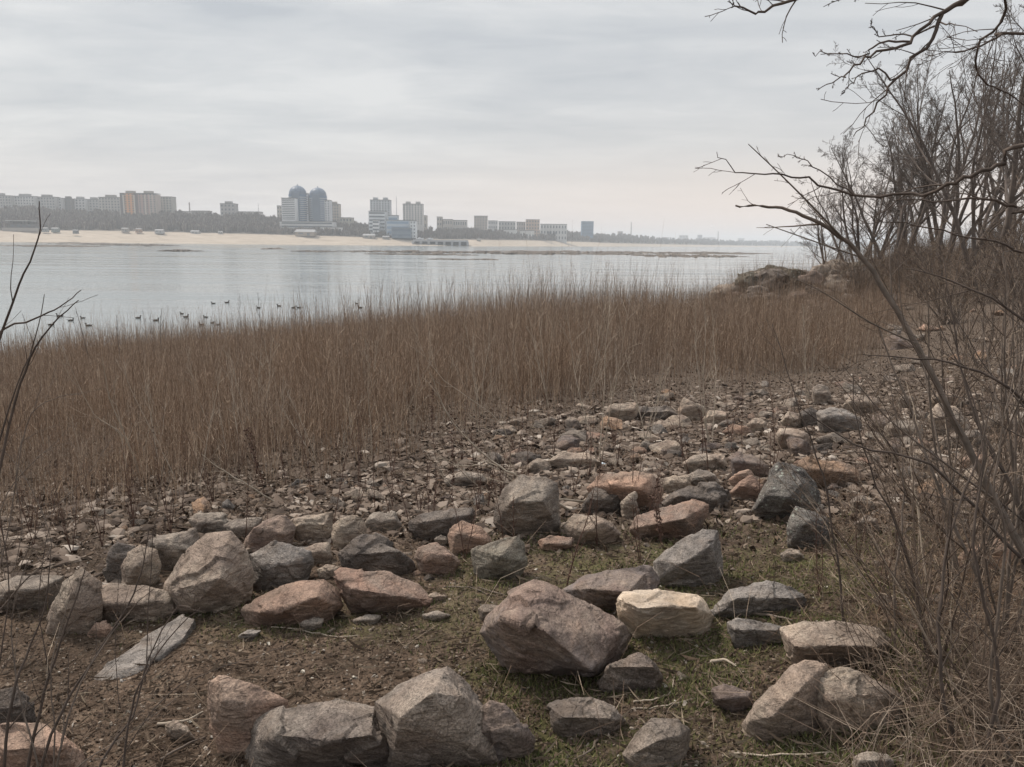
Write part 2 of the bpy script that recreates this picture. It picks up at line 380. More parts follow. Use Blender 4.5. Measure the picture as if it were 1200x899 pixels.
def far_bank():
    t = NT('far_bank_ground', 0.95, 0.1); v = t.vec('Object')
    g = t.n.new('ShaderNodeAttribute'); g.attribute_name = 'wood'
    sand = t.ramp(t.noise(t.vec('Object', (0.03, 0.16, 0.9)), 1, 8, 0.75), [(0.3, (0.24, 0.20, 0.155)), (0.5, (0.37, 0.315, 0.255)), (0.7, (0.45, 0.39, 0.325))])
    soil = t.ramp(t.noise(v, 0.05, 5), [(0.3, (0.06, 0.052, 0.045)), (0.7, (0.11, 0.095, 0.08))])
    m = t.done(t.mix(g.outputs['Fac'], sand, soil))
    rows = []; W = []
    c = np.array(FARC)
    xs = np.linspace(c[0, 0], c[-1, 0], 160)
    ci = [np.interp(xs, c[:, 0], c[:, j]) for j in range(6)]
    for i, px in enumerate(xs):
        D0, y1, D1, y2, D2 = (ci[j][i] for j in range(1, 6))
        w0 = 8 * math.sin(i * 0.5) + 5 * math.sin(i * 1.3)
        P0 = at(px, 285, D0 + w0); P0[2] = -0.8
        P1 = at(px, y1, D1); Pm = P0 * 0.45 + P1 * 0.55; Pm[2] = P1[2] * 0.42 + 0.4 * math.sin(i * 0.9)
        P2 = at(px, y2, D2); P3 = P2 * 2.2; P3[2] = P2[2] * 0.9; P4 = P2 * 6; P4[2] = P2[2] * 0.8
        P1b = P1 * 1.006; P1b[2] = P1[2] + 1.0
        rows.append([P0, Pm, P1, P1b, P2, P3, P4]); W.append([0, 0, 0.0, 1, 1, 1, 1])
    V = np.array(rows); n, k, _ = V.shape
    i = np.arange(n - 1)[:, None] * k + np.arange(k - 1)[None, :]
    F = np.stack([i, i + k, i + k + 1, i + 1], -1).reshape(-1, 4)
    me = np_mesh('far_bank_ground', V.reshape(-1, 3), [F], True)
    a = me.attributes.new('wood', 'FLOAT', 'POINT'); a.data.foreach_set('value', np.array(W, np.float32).ravel())
    tag(link_mesh('far_bank_ground', me, m), kind='structure')
    return xs, V
FX, FV = far_bank()

# ---- bare woods on the far bank: crowns of thin upright branches; one far-off mass
def far_wood():
    V3 = []; F = []
    n = 5200
    px = rng.uniform(-380, 1250, n)
    c = np.array(FARC)
    f = rng.uniform(0.0, 1.0, n) ** 1.1
    D1 = np.interp(px, c[:, 0], c[:, 3]); D2 = np.interp(px, c[:, 0], c[:, 5])
    y1 = np.interp(px, c[:, 0], c[:, 2]); y2 = np.interp(px, c[:, 0], c[:, 4])
    P1 = np.array([at(a, b, d) for a, b, d in zip(px, y1, D1 * 1.008)]); P2 = np.array([at(a, b, d) for a, b, d in zip(px, y2, D2)])
    B = P1 * (1 - f[:, None]) + P2 * f[:, None]
    # height of a tree in metres, from the tree-top line seen in the photograph
    H = rng.uniform(6.5, 9.5, n) * np.interp(px, [0, 200, 330, 420, 440, 500, 560, 700, 900], [1.25, 1.25, 1.2, 1.2, .9, .9, 1.0, 1.0, 1.1])
    H = H * (1 + 0.22 * np.sin(px * 0.05) * np.sin(px * 0.021 + 1))
    nb = 26
    ang = rng.uniform(0, 2 * math.pi, (n, nb)); sp = rng.uniform(0, 1, (n, nb)) ** 0.6
    rad = H[:, None] * 0.46 * sp
    st = rng.uniform(0.05, 0.45, (n, nb)) * H[:, None]
    top = H[:, None] * (0.55 + 0.45 * np.sqrt(np.clip(1 - sp ** 2, 0, 1))) * rng.uniform(0.8, 1.05, (n, nb))
    bx = B[:, None, 0] + rad * 0.25 * np.cos(ang); by = B[:, None, 1] + rad * 0.25 * np.sin(ang)
    tx = B[:, None, 0] + rad * np.cos(ang); ty = B[:, None, 1] + rad * np.sin(ang)
    wdt = H[:, None] * rng.uniform(0.03, 0.06, (n, nb)) * (0.7 + D1[:, None] / 2500)
    pa = rng.uniform(0, math.pi, (n, nb)); cx, cy = np.cos(pa) * wdt, np.sin(pa) * wdt * 0.4
    z0 = B[:, None, 2] + st * 0.4; z1 = B[:, None, 2] + top; zm = z0 * 0.15 + z1 * 0.85
    mx_, my_ = bx * 0.4 + tx * 0.6, by * 0.4 + ty * 0.6
    V = np.stack([np.stack([bx, by, z0 - 2], -1), np.stack([mx_ - cx, my_ - cy, zm], -1), np.stack([tx, ty, z1], -1), np.stack([mx_ + cx, my_ + cy, zm], -1)], 2).reshape(-1, 3)
    F = np.arange(len(V)).reshape(-1, 4)
    m = island('far_wood_bark', [(0, (0.10, 0.080, 0.070)), (0.5, (0.17, 0.14, 0.125)), (0.9, (0.24, 0.20, 0.18)), (1.0, (0.34, 0.30, 0.26))])
    o = link_mesh('far_woods', np_mesh('far_woods', V, [F]), m)
    tag(o, 'grey-brown bare wood along the far bank behind the sandy beach', 'woods', kind='stuff')
far_wood()

# ---- shoals: low stony bars awash in the river
M_SHOAL = rockmat('shoal_stone', (0.15, 0.135, 0.12), (0.10, 0.09, 0.082), 0.5, 0.3, fs=0.06)
def shoal(x0, x1, py, thick, seed, hgt=0.5):
    r = np.random.default_rng(seed)
    hor = lambda x: 278 + 0.0111 * x
    acc = Acc(); n = int(max(14, (x1 - x0) / 1.1))
    for i in range(n):
        px = r.uniform(x0, x1); e = 1 - abs((px - x0) / (x1 - x0) * 2 - 1) ** 3
        yy = py + (px - x0) * 0.0111 + r.normal(0, thick * 0.35) * e
        D = CAMZ * FPX / max(2.5, (yy - hor(px)))
        c = at(px, yy, D); c[2] = 0
        w = r.uniform(0.8, 3.2) * D / 350; dd = w * r.uniform(1.5, 4); hh = hgt * r.uniform(0.3, 1.0) * (0.4 + 0.6 * e)
        k = 9; a = np.arange(k) * 2 * math.pi / k; q = r.uniform(0.7, 1.25, k)
        b = np.stack([c[0] + w * q * np.cos(a), c[1] + dd * q * np.sin(a), np.full(k, -0.3)], 1)
        m_ = np.stack([c[0] + w * .7 * q * np.cos(a + .1), c[1] + dd * .7 * q * np.sin(a + .1), hh * r.uniform(.5, 1, k)], 1)
        tp = np.array([[c[0], c[1], hh]])
        j = np.arange(k); j2 = (j + 1) % k
        acc.add(np.concatenate([b, m_, tp]), np.stack([j, j2, j2 + k, j + k], 1), np.stack([j + k, j2 + k, np.full(k, 2 * k)], 1))
    tag(acc.build('shoal', M_SHOAL), kind='structure')
shoal(395, 720, 294.2, 1.6, 1, 0.75); shoal(560, 880, 294.0, 1.2, 2, 0.7); shoal(742, 872, 299.0, 2.2, 3, 0.55); shoal(505, 548, 303.2, 0.5, 4, 0.25)
shoal(105, 205, 286.6, 1.2, 5, 0.9); shoal(190, 232, 293.6, 0.7, 6, 0.6); shoal(312, 330, 291.5, 0.8, 7, 0.8); shoal(345, 390, 294.2, 0.8, 8, 0.5)
shoal(600, 760, 296.4, 0.9, 14, 0.5); shoal(430, 560, 297.2, 0.6, 15, 0.4); shoal(770, 900, 295.6, 1.0, 16, 0.5)
shoal(0, 120, 287.5, 1.3, 9, 0.5); shoal(40, 140, 284.5, 1.2, 10, 0.7); shoal(552, 580, 303.6, 0.5, 12, 0.25)

# ================================================================== FAR BUILDINGS (metres along the facade, each its own thing)
BM = {}
def bmat(c, rough=0.85):
    k = (c, rough)
    if k not in BM:
        BM[k] = plain('wall_%d' % len(BM), c, rough, 0.10, 0.08)
    return BM[k]
GLASS = plain('far_glass', (0.10, 0.115, 0.13), 0.25, 0.3, 0.05, 0.5)
DARKGLASS = plain('far_blue_glass', (0.075, 0.11, 0.16), 0.2, 0.25, 0.05, 0.5)
BLUEGLASS = plain('far_light_blue_glass', (0.16, 0.25, 0.36), 0.2, 0.25, 0.05, 0.5)
SHARED = {}
def unit_box():
    if 'box' not in SHARED:
        a = Acc(); a.box(-.5, .5, -.5, .5, 0, 1); SHARED['box'] = a.mesh('window_box')
    return SHARED['box']
def frame_of(x0, x1, yt, yb, D):
    """base centre, width and height of a facade seen at these photo pixels at distance D"""
    hor = 278 + 0.0111 * (x0 + x1) / 2
    a, b = at(x0, hor, D), at(x1, hor, D)
    zt, zb = at((x0 + x1) / 2, yt, D)[2], at((x0 + x1) / 2, yb, D)[2]
    return (a[0] + b[0]) / 2, b[0] - a[0], zb, zt - zb
def sub(name, mesh, mat, parent, loc, sc):
    o = bpy.data.objects.new(name, mesh); COL.objects.link(o); o.parent = parent; o.location = loc; o.scale = sc
    if mat is not None:
        if not mesh.materials: mesh.materials.append(mat)
        o.material_slots[0].link = 'OBJECT'; o.material_slots[0].material = mat
    return o
def block(x0, x1, yt, D, label, wall, nx=5, nz=7, yb=None, name='apartment_building', cat='building', huts=0, stripes=None, win=GLASS, depth=14, grp=None, band=False, rz=0.0, roofc=(0.10, 0.095, 0.09)):
    if yb is None: yb = yt + 30
    cx, w, zb, H = frame_of(x0, x1, yt, yb, D)
    e = empty(name, (cx, D, zb), rz); tag(e, label, cat, grp)
    a = Acc()
    if stripes:
        f0 = 0
        for f1, c in stripes:
            s = Acc(); s.box(-w / 2 + w * f0, -w / 2 + w * f1, -0.12 * (f0 * 10 % 2), depth, 0, H - (0.8 if f0 > 0.4 else 0)); s.build('wall_section', bmat(c), e); f0 = f1
    else:
        a.box(-w / 2, w / 2, 0, depth, 0, H); a.build('wall', bmat(wall), e)
    r = Acc(); r.box(-w / 2 - .2, w / 2 + .2, -.2, depth + .2, H + 0.003, H + 0.7); r.build('roof', bmat(roofc), e)
    for k in range(huts):
        hx = -w / 2 + w * (k + .5) / huts
        q = Acc(); q.box(hx - w * .5 / (huts * 2.2), hx + w * .5 / (huts * 2.2), 3, 9, H + .71, H + 3.6); q.build('roof_hut', bmat(tuple(x * 0.8 for x in wall)), e)
    hv = min(H, 26)          # storeys that show above the trees
    if band:
        for j in range(nz):
            z = H - hv + hv * (j + .35) / nz
            sub('window_band', unit_box(), win, e, (0, -0.02, z), (w * .92, 0.3, hv / nz * .45))
    else:
        for j in range(nz):
            for i in range(nx):
                x = -w / 2 + w * (i + .5) / nx; z = H - hv + hv * (j + .3) / nz
                if nx * nz <= 100: sub('window', unit_box(), win, e, (x, -0.02, z), (w / nx * .42, 0.3, hv / nz * .48))
        if w > 22 and nx >= 4:
            for i in range(1, nx, 3):
                x = -w / 2 + w * i / nx
                sub('balcony_stack', unit_box(), bmat(tuple(min(1, x_ * 1.25) for x_ in wall)), e, (x, -0.5, H - hv), (w / nx * .35, 1.2, hv * .93))
    return e
pg = (0.36, 0.345, 0.33); wg = (0.46, 0.45, 0.44); be = (0.42, 0.375, 0.32)
g = 'long row of pale panel blocks on the far left skyline'
for i, (a, b, y, c, lb) in enumerate([(-22, 17, 229.5, pg, 'pale panel block cut by the left edge of the photo'), (18, 44, 230.3, wg, 'pale panel block second from the left in the skyline row'),
        (45, 68, 231.2, pg, 'grey panel block third from the left in the skyline row'), (69, 75.5, 232.4, wg, 'narrow pale block just left of the dark block'),
        (76, 87, 233.2, (0.15, 0.135, 0.125), 'dark brown unfinished-looking block in the pale skyline row'), (87.5, 103, 233.5, wg, 'pale panel block just right of the dark block'),
        (104, 118.5, 234.2, pg, 'grey panel block at the right end of the pale skyline row')]):
    block(a, b, y, 1080 + 8 * i, lb, c, max(2, int((b - a) / 3.2)), 7, huts=1 if b - a > 10 else 0, grp=g)
block(119, 143.5, 231.5, 1090, 'beige-grey panel block left of the striped orange block', (0.37, 0.35, 0.32), 7, 7, huts=1)
block(144, 186, 227, 1040, 'tall orange and brown striped apartment block on the left skyline', be, 10, 9, yb=262,
      stripes=[(0.13, (0.13, 0.095, 0.085)), (0.38, (0.58, 0.29, 0.13)), (0.5, (0.15, 0.11, 0.10)), (0.8, (0.38, 0.26, 0.22)), (1.0, (0.44, 0.36, 0.31))], huts=2)
block(186.5, 204, 231, 1060, 'grey-beige block attached to the right of the striped orange block', (0.38, 0.36, 0.32), 5, 8, yb=262)
block(226, 246, 247.5, 1120, 'low grey building among trees right of the orange block', (0.33, 0.31, 0.29), 5, 3)
block(260, 277, 239, 1120, 'small square grey block standing alone on the skyline', (0.33, 0.31, 0.30), 4, 5, huts=1)
block(278, 306, 248.5, 1150, 'long low pale building right of the small square block', (0.40, 0.37, 0.34), 7, 3)
block(206, 222, 248, 1150, 'low pale building right below the skyline chimney', (0.38, 0.35, 0.33), 4, 3)

# twin domed towers with a stepped white hotel block
def dome_tower(x0, x1, ytop, ysh, D, label):
    cx, w, zb, H = frame_of(x0, x1, ysh, 266, D)
    e = empty('domed_tower', (cx, D, zb)); tag(e, label, 'tower')
    R_ = w / 2; k = 16; a = np.arange(k) * 2 * math.pi / k + math.pi / k
    def ring(r, z): return np.stack([r * np.cos(a), R_ + r * np.sin(a), np.full(k, z)], 1)
    def lathe(prof):
        V = np.concatenate([ring(r, z) for r, z in prof]); n = len(prof); j = np.arange(k); j2 = (j + 1) % k
        F = np.concatenate([np.stack([i * k + j, i * k + j2, (i + 1) * k + j2, (i + 1) * k + j], 1) for i in range(n - 1)])
        return V, F
    s = Acc(); s.add(*lathe([(R_, 0), (R_, H)])); s.build('tower_wall', bmat((0.085, 0.135, 0.225)), e)
    hd = (ysh - ytop) * D / FPX
    s = Acc(); s.add(*lathe([(R_ * .97, H + .01), (R_ * .93, H + hd * .30), (R_ * .80, H + hd * .56), (R_ * .58, H + hd * .76), (R_ * .30, H + hd * .89), (0.6, H + hd * .93), (.4, H + hd * 1.08), (.01, H + hd * 1.1)]))
    s.build('dome', plain('dome_slate', (0.095, 0.13, 0.19), 0.5, 0.15, 0.1), e, smooth=False)
    for i in range(14):
        z = H * (0.1 + 0.86 * i / 14)
        s = Acc(); s.add(*lathe([(R_ * 1.015, z), (R_ * 1.04, z + .01), (R_ * 1.04, z + H * .022), (R_ * 1.015, z + H * .023)])); s.build('floor_band', bmat((0.40, 0.41, 0.42)), e)
    s = Acc(); s.box(-R_ * .42, R_ * .42, -0.5, 2, H * .05, H * 1.02); s.build('glass_front', DARKGLASS, e)
    return e
dome_tower(337.5, 358.5, 216.5, 227.5, 1010, 'left of the twin blue-grey domed towers')
dome_tower(361.5, 382, 219, 229, 1015, 'right of the twin blue-grey domed towers')
W = (0.62, 0.62, 0.62)
block(331.5, 347.5, 232.5, 990, 'white stepped hotel block in front of the left domed tower', W, 4, 12, yb=266, name='hotel_building', cat='building', band=True, depth=12)
block(357.8, 362.2, 227, 1020, 'narrow white stair shaft between the twin domed towers', (0.55, 0.58, 0.62), 1, 9, yb=266, name='stair_shaft', band=True, depth=8)
block(381.5, 387.5, 235, 1020, 'white side wing right of the twin domed towers', (0.55, 0.55, 0.56), 2, 9, yb=266, name='tower_wing')
block(328.5, 392, 260, 980, 'long white podium of bands below the domed towers', (0.52, 0.51, 0.50), 12, 3, yb=272, name='podium_building', band=True)
block(326, 332, 241.5, 1100, 'small beige block peeping out left of the domed towers', be, 2, 5)
block(386.5, 398, 239.5, 1060, 'beige apartment block right of the domed towers', (0.43, 0.37, 0.31), 4, 7, huts=1)
block(398.5, 413, 255.5, 1060, 'low beige building between towers and glass complex', (0.40, 0.37, 0.31), 4, 3, yb=272)
block(376, 401, 266.5, 975, 'low white pavilion at the foot of the domed towers', (0.56, 0.54, 0.52), 6, 1, yb=275, name='pavilion')
# residential towers and glass complex
block(434.5, 457.5, 234.7, 1040, 'pale square apartment tower left of the antenna', (0.44, 0.45, 0.46), 7, 9, yb=262, huts=2)
block(432.5, 452, 248, 1000, 'white stepped lower wing in front of the pale apartment tower', (0.56, 0.58, 0.60), 5, 6, yb=276, band=True)
block(437, 444.5, 258.5, 990, 'small white slab block at the foot of the pale apartment tower', (0.66, 0.66, 0.66), 1, 4, yb=276, band=True)
block(472.5, 495.5, 239.5, 1040, 'cream apartment tower with rounded corners right of the antenna', (0.52, 0.49, 0.46), 7, 10, yb=275, huts=2)
block(453, 480, 258.5, 985, 'blue glass office block stepped below the antenna', (0.40, 0.45, 0.50), 1, 3, yb=276, band=True, win=BLUEGLASS, name='glass_building')
block(455.5, 466, 252.8, 1000, 'upper storey of pale blue glass behind the stepped office block', (0.42, 0.46, 0.50), 1, 2, yb=276, band=True, win=BLUEGLASS, name='glass_building')
block(459, 482, 267.5, 970, 'low dark glass hall in front of the blue glass office', (0.14, 0.18, 0.22), 8, 2, yb=279, band=True, win=DARKGLASS, name='glass_hall')
block(480.5, 487.5, 259, 975, 'white panelled column block right of the glass office', (0.60, 0.62, 0.63), 2, 5, yb=279, name='office_building')
block(497, 500, 253, 1080, 'thin beige block right of the cream apartment tower', be, 1, 3)
for i, (a, b, y, D, c, lb, nx, nz) in enumerate([
        (512, 518, 254.5, 1130, be, 'small beige block above trees right of the cream tower', 2, 4), (519, 530, 257.5, 1130, (0.42, 0.38, 0.34), 'low beige block above the pier, left one', 4, 3),
        (531, 547, 258.5, 1140, (0.45, 0.42, 0.39), 'longer pale block above the right end of the pier', 6, 3), (555.5, 571, 253.5, 1160, (0.43, 0.37, 0.32), 'squarish beige block standing tallest right of the pier', 5, 7),
        (572, 583, 259, 1240, wg, 'pale block just right of the squarish beige block', 5, 4), (584, 604, 260, 1260, pg, 'grey block in the row between beige and orange blocks', 6, 4),
        (605, 615.5, 260.5, 1260, (0.36, 0.31, 0.28), 'brownish block left of the orange-brown one', 4, 4), (616, 632, 257.7, 1250, (0.40, 0.29, 0.22), 'orange-brown block on the central skyline', 5, 5),
        (633, 664, 263, 1300, wg, 'long pale block at the right end of the central skyline', 9, 3), (590, 606, 269.5, 1230, (0.55, 0.54, 0.52), 'low white building among trees below the orange-brown block', 5, 1),
        (609, 626, 270.5, 1240, (0.55, 0.53, 0.50), 'low white building right of its twin below the orange-brown block', 5, 1), (641, 651, 272, 1300, (0.5, 0.48, 0.46), 'tiny pale building at the wood edge below the long pale block', 3, 1),
        (724, 729.5, 271.5, 2200, (0.34, 0.27, 0.23), 'tiny brown block far right of the blue glass tower', 2, 2), (796, 806, 276, 3400, (0.38, 0.36, 0.34), 'wide tiny grey block on the far right skyline', 3, 2),
        (817.5, 822.5, 275.5, 3400, (0.24, 0.23, 0.24), 'tiny dark block on the far right skyline', 2, 2), (824, 838, 278.5, 3500, (0.42, 0.40, 0.38), 'low pale works beside the smoking chimney', 4, 1),
        (865, 872, 279.5, 3700, (0.42, 0.40, 0.38), 'tiny pale block right of the smoking chimney', 2, 1), (750, 758, 277.5, 2600, wg, 'tiny white block by the far wood edge', 2, 1)]):
    block(a, b, y, D, lb, c, nx, nz, yb=y + 25 if D < 2000 else y + 9, depth=14)
block(681, 695, 259.7, 1500, 'single blue glass tower on the central right skyline', (0.16, 0.23, 0.32), 3, 10, yb=282, band=True, win=DARKGLASS, name='glass_tower', roofc=(0.2, 0.26, 0.33), cat='tower')

def chimney(px, yt, yb, D, label, r, top=None):
    cx, w, zb, H = frame_of(px - .5, px + .5, yt, yb, D)
    e = empty('chimney', (cx, D, zb)); tag(e, label, 'chimney')
    k = 10
    s = Acc(); s.tubes(np.array([[(0, 0, 0), (0, 0, H * .5), (0, 0, H)]], float), np.array([[r * 1.3, r, r * .8]]), 10); s.build('shaft', bmat((0.30, 0.26, 0.24)), e)
    s = Acc(); s.tubes(np.array([[(0, 0, H * .96), (0, 0, H * .985)]], float), np.array([[r * 1.1, r * 1.1]]), 10); s.build('rim', bmat((0.2, 0.18, 0.17)), e)
    return cx, zb + H
chimney(224.3, 237.5, 256, 1200, 'thin brown chimney on the left skyline beside the orange block', 1.0)
c1 = chimney(739, 260.5, 280, 2600, 'tall thin chimney with faint smoke right of blue glass tower', 1.8)
c2 = chimney(841, 271.3, 284, 3500, 'far chimney with a white smoke plume leaning left', 2.6)
def smoke(c, D, L, w, dens, label):
    acc = Acc(); n = 14
    t = np.linspace(0, 1, n)
    P = np.stack([c[0] - L * t, np.full(n, D), c[1] + 1 + L * 0.95 * np.sqrt(t) * 0.8], 1)[None]
    R = (w * (0.25 + 0.9 * t) * (1 + .2 * np.sin(t * 14)))[None]; R[0, 0] = 0.3; R[0, -1] = 0.5
    acc.tubes(P, R, 12)
    m = bpy.data.materials.new('smoke'); m.use_nodes = True; nn = m.node_tree.nodes; nn.clear()
    o_ = nn.new('ShaderNodeOutputMaterial'); v = nn.new('ShaderNodeVolumePrincipled'); v.inputs['Density'].default_value = dens
    v.inputs['Color'].default_value = (0.85, 0.85, 0.88, 1); m.node_tree.links.new(v.outputs[0], o_.inputs['Volume'])
    tag(acc.build('smoke_plume', m, smooth=True), label, 'smoke', kind='stuff')
smoke(c2, 3500, 32, 7, 0.022, 'pale smoke plume drifting left from the far chimney')
smoke(c1, 2600, 20, 5, 0.012, 'faint smoke drifting left from the tall thin chimney')
def mast(px, yt, yb, D, label):
    cx, w, zb, H = frame_of(px - .5, px + .5, yt, yb, D)
    e = empty('radio_mast', (cx, D, zb)); tag(e, label, 'mast')
    s = Acc(); s.tubes(np.array([[(0, 0, 0), (0, 0, H)]], float), np.array([[.45, .2]]), 6); s.build('pole', bmat((0.3, 0.3, 0.31)), e)
    s = Acc()
    for z in (H * .55, H * .75, H * .9): s.box(-1.0, 1.0, -.15, .15, z, z + .3)
    s.build('crossbars', bmat((0.3, 0.3, 0.31)), e)
mast(465.2, 230, 262, 1030, 'thin radio mast between the two pale apartment towers')
mast(304.5, 238.5, 262, 1180, 'short thin mast left of the domed towers')

# pier with five dark openings, kiosk and white boats on it
def pier():
    D = 955; cx, w, zb, H = frame_of(484, 548, 280.3, 287.6, D); zb = -0.5; H = at(516, 281.2, D)[2] + .5
    e = empty('concrete_pier', (cx, D, zb)); tag(e, 'grey concrete pier with a row of dark openings on the far bank', 'pier')
    s = Acc(); s.box(-w / 2, w / 2, 0, 14, H * .72, H); s.build('deck', bmat((0.34, 0.34, 0.35)), e)
    for i in range(8):
        x = -w / 2 + w * i / 7.0
        s = Acc(); s.box(x - 1.3, x + 1.3, 0.1, 3, 0, H * .72 - .01); s.build('pile', bmat((0.30, 0.30, 0.31)), e)
    s = Acc(); s.box(-w / 2, w / 2, 9, 13, 0, H * .72 - .02); s.build('opening_shade', bmat((0.05, 0.055, 0.06)), e)  # near-black box: shade inside the pier openings put into its colour
    for i in range(11):
        x = -w / 2 + w * (i + .5) / 11
        s = Acc(); s.box(x - .08, x + .08, .2, .4, H + .004, H + 1.2); s.build('rail_post', bmat((0.4, 0.4, 0.4)), e)
    s = Acc(); s.box(-w / 2, w / 2, .24, .36, H + 1.2, H + 1.32); s.build('rail', bmat((0.45, 0.45, 0.45)), e)
    return cx, D, zb + H, w
pcx, pD, pz, pw = pier()
def boat(x, y, z, L, rz, label, cabin=True):
    e = empty('motor_boat', (x, y, z), rz); tag(e, label, 'boat')
    t = np.linspace(0, 1, 9); wd = 0.17 * L * np.clip(1.15 - t ** 3 * 1.15, 0.02, 1)
    V = []
    for k, (f, zz) in enumerate([(0.25, 0.0), (0.85, 0.08 * L), (1.0, 0.17 * L)]):
        V.append(np.stack([(t - .5) * L * (1 if k else .9), wd * f, zz + 0.05 * L * t ** 2 * (k > 0)], 1)); V.append(np.stack([(t - .5) * L * (1 if k else .9), -wd * f, zz + 0.05 * L * t ** 2 * (k > 0)], 1))
    n = 9; i = np.arange(n - 1); V = np.concatenate(V)
    q = lambda a, b: np.stack([a * n + i, a * n + i + 1, b * n + i + 1, b * n + i], 1)
    s = Acc(); s.add(V, q(0, 2), q(2, 4), q(3, 1), q(5, 3), q(1, 0), q(4, 5), [[0, 2 * n, 3 * n, n], [2 * n, 4 * n, 5 * n, 3 * n]]); s.build('hull', bmat((0.66, 0.66, 0.66)), e)
    s = Acc(); s.box(-.22 * L, .1 * L, -.1 * L, .1 * L, .17 * L + .02, .3 * L); s.build('cabin', bmat((0.6, 0.6, 0.6)), e)
    s = Acc(); s.box(.1 * L + .01, .12 * L, -.09 * L, .09 * L, .2 * L, .28 * L); s.build('windscreen', GLASS, e)
boat(pcx - pw * .38, pD + 6, pz + .02, 9, 0.3, 'white motor boat ashore on the left end of the pier')
boat(pcx - pw * .2, pD + 7, pz + .02, 8, -0.2, 'second white motor boat ashore beside the pier kiosk')
def hut(px, py, D, w, hh, c, label, name='beach_hut', roof=(0.3, 0.3, 0.3)):
    p = at(px, py, D); e = empty(name, p); tag(e, label, 'hut')
    s = Acc(); s.box(-w / 2, w / 2, 0, w * .6, -1, hh); s.build('wall', bmat(tuple(x_ * .6 for x_ in c)), e)
    s = Acc(); s.add([(-w * .55, -.3, hh + .01), (w * .55, -.3, hh + .01), (w * .55, w * .65, hh + .01), (-w * .55, w * .65, hh + .01), (-w * .5, w * .3, hh + w * .14), (w * .5, w * .3, hh + w * .14)],
                    [(0, 1, 5, 4), (2, 3, 4, 5)], [(1, 2, 5), (3, 0, 4)]); s.build('roof', bmat(roof), e)
    sub('door', unit_box(), GLASS, e, (w * .2, -.03, 0), (w * .14, .2, hh * .7)); sub('window', unit_box(), GLASS, e, (-w * .2, -.03, hh * .4), (w * .25, .2, hh * .35))
for a in [(52, 271, 852, 6, 3, (0.45, 0.47, 0.47), 'pale hut at the left end of the far beach'), (64, 271.2, 856, 7, 3, (0.33, 0.38, 0.36), 'grey-green hut beside the pale hut on the far beach'),
          (88, 273, 846, 5, 2.6, (0.22, 0.22, 0.22), 'small dark hut on the sand left of the orange block'), (146, 271.3, 880, 7, 3, (0.5, 0.46, 0.42), 'beige hut at the wood edge below the orange block'),
          (162, 271.8, 882, 6, 3, (0.52, 0.36, 0.26), 'orange-brown hut at the wood edge below the orange block'), (186, 272.8, 886, 9, 2.6, (0.6, 0.6, 0.6), 'long white hut on the beach right of the orange block'),
          (228, 273.8, 905, 9, 2.4, (0.62, 0.62, 0.62), 'white hut low on the beach between block and towers'), (258, 274.2, 915, 5, 2.6, (0.6, 0.58, 0.55), 'small white hut nearer to the domed towers'),
          (357, 276, 940, 22, 4, (0.50, 0.42, 0.34), 'wide tan pavilion on the beach below the domed towers'), (432, 279.5, 962, 14, 3.5, (0.48, 0.44, 0.40), 'wide pale pavilion on the beach left of the pier'),
          (452, 280.5, 965, 8, 3, (0.4, 0.36, 0.32), 'small brown pavilion close left of the pier'), (561, 283, 1015, 5, 2.5, (0.5, 0.44, 0.36), 'small tan hut on the sand right of the pier')]:
    hut(*a)
def restaurant():
    p = at(26, 266.5, 858); e = empty('riverside_restaurant', p); tag(e, 'dark riverside restaurant with a flat pale canopy at far left', 'building')
    s = Acc(); s.box(-14, 14, 0, 12, -3, 3.4); s.build('wall', bmat((0.11, 0.10, 0.10)), e)
    s = Acc(); s.box(-16, 8, -3, 13, 6.6, 7.2); s.build('canopy', bmat((0.42, 0.42, 0.42)), e)
    for x in (-15, -9, -3, 3, 7): s = Acc(); s.box(x - .25, x + .25, -2.6, -2.1, 3.41, 6.59); s.build('canopy_post', bmat((0.15, 0.14, 0.14)), e)
    for x in (-10, -4, 2, 8): sub('window', unit_box(), GLASS, e, (x, -.05, .8), (3.5, .3, 1.8))
    s = Acc(); s.box(-18, 20, -6, -4, -4, -.6); s.build('terrace_wall', bmat((0.28, 0.26, 0.24)), e)
restaurant()

# ---- haze: even pale air over river and town
def haze():
    a = Acc(); a.box(-8800, 8800, -380, 8900, -3.6, 100)
    m = bpy.data.materials.new('haze_air'); m.use_nodes = True; nn = m.node_tree.nodes; nn.clear()
    o_ = nn.new('ShaderNodeOutputMaterial'); v = nn.new('ShaderNodeVolumePrincipled')
    v.inputs['Density'].default_value = 0.00029; v.inputs['Color'].default_value = (0.90, 0.95, 1.0, 1)
    m.node_tree.links.new(v.outputs[0], o_.inputs['Volume'])
    tag(a.build('haze', m), 'thin pale haze over the river and the far town', 'haze', kind='stuff')
haze()
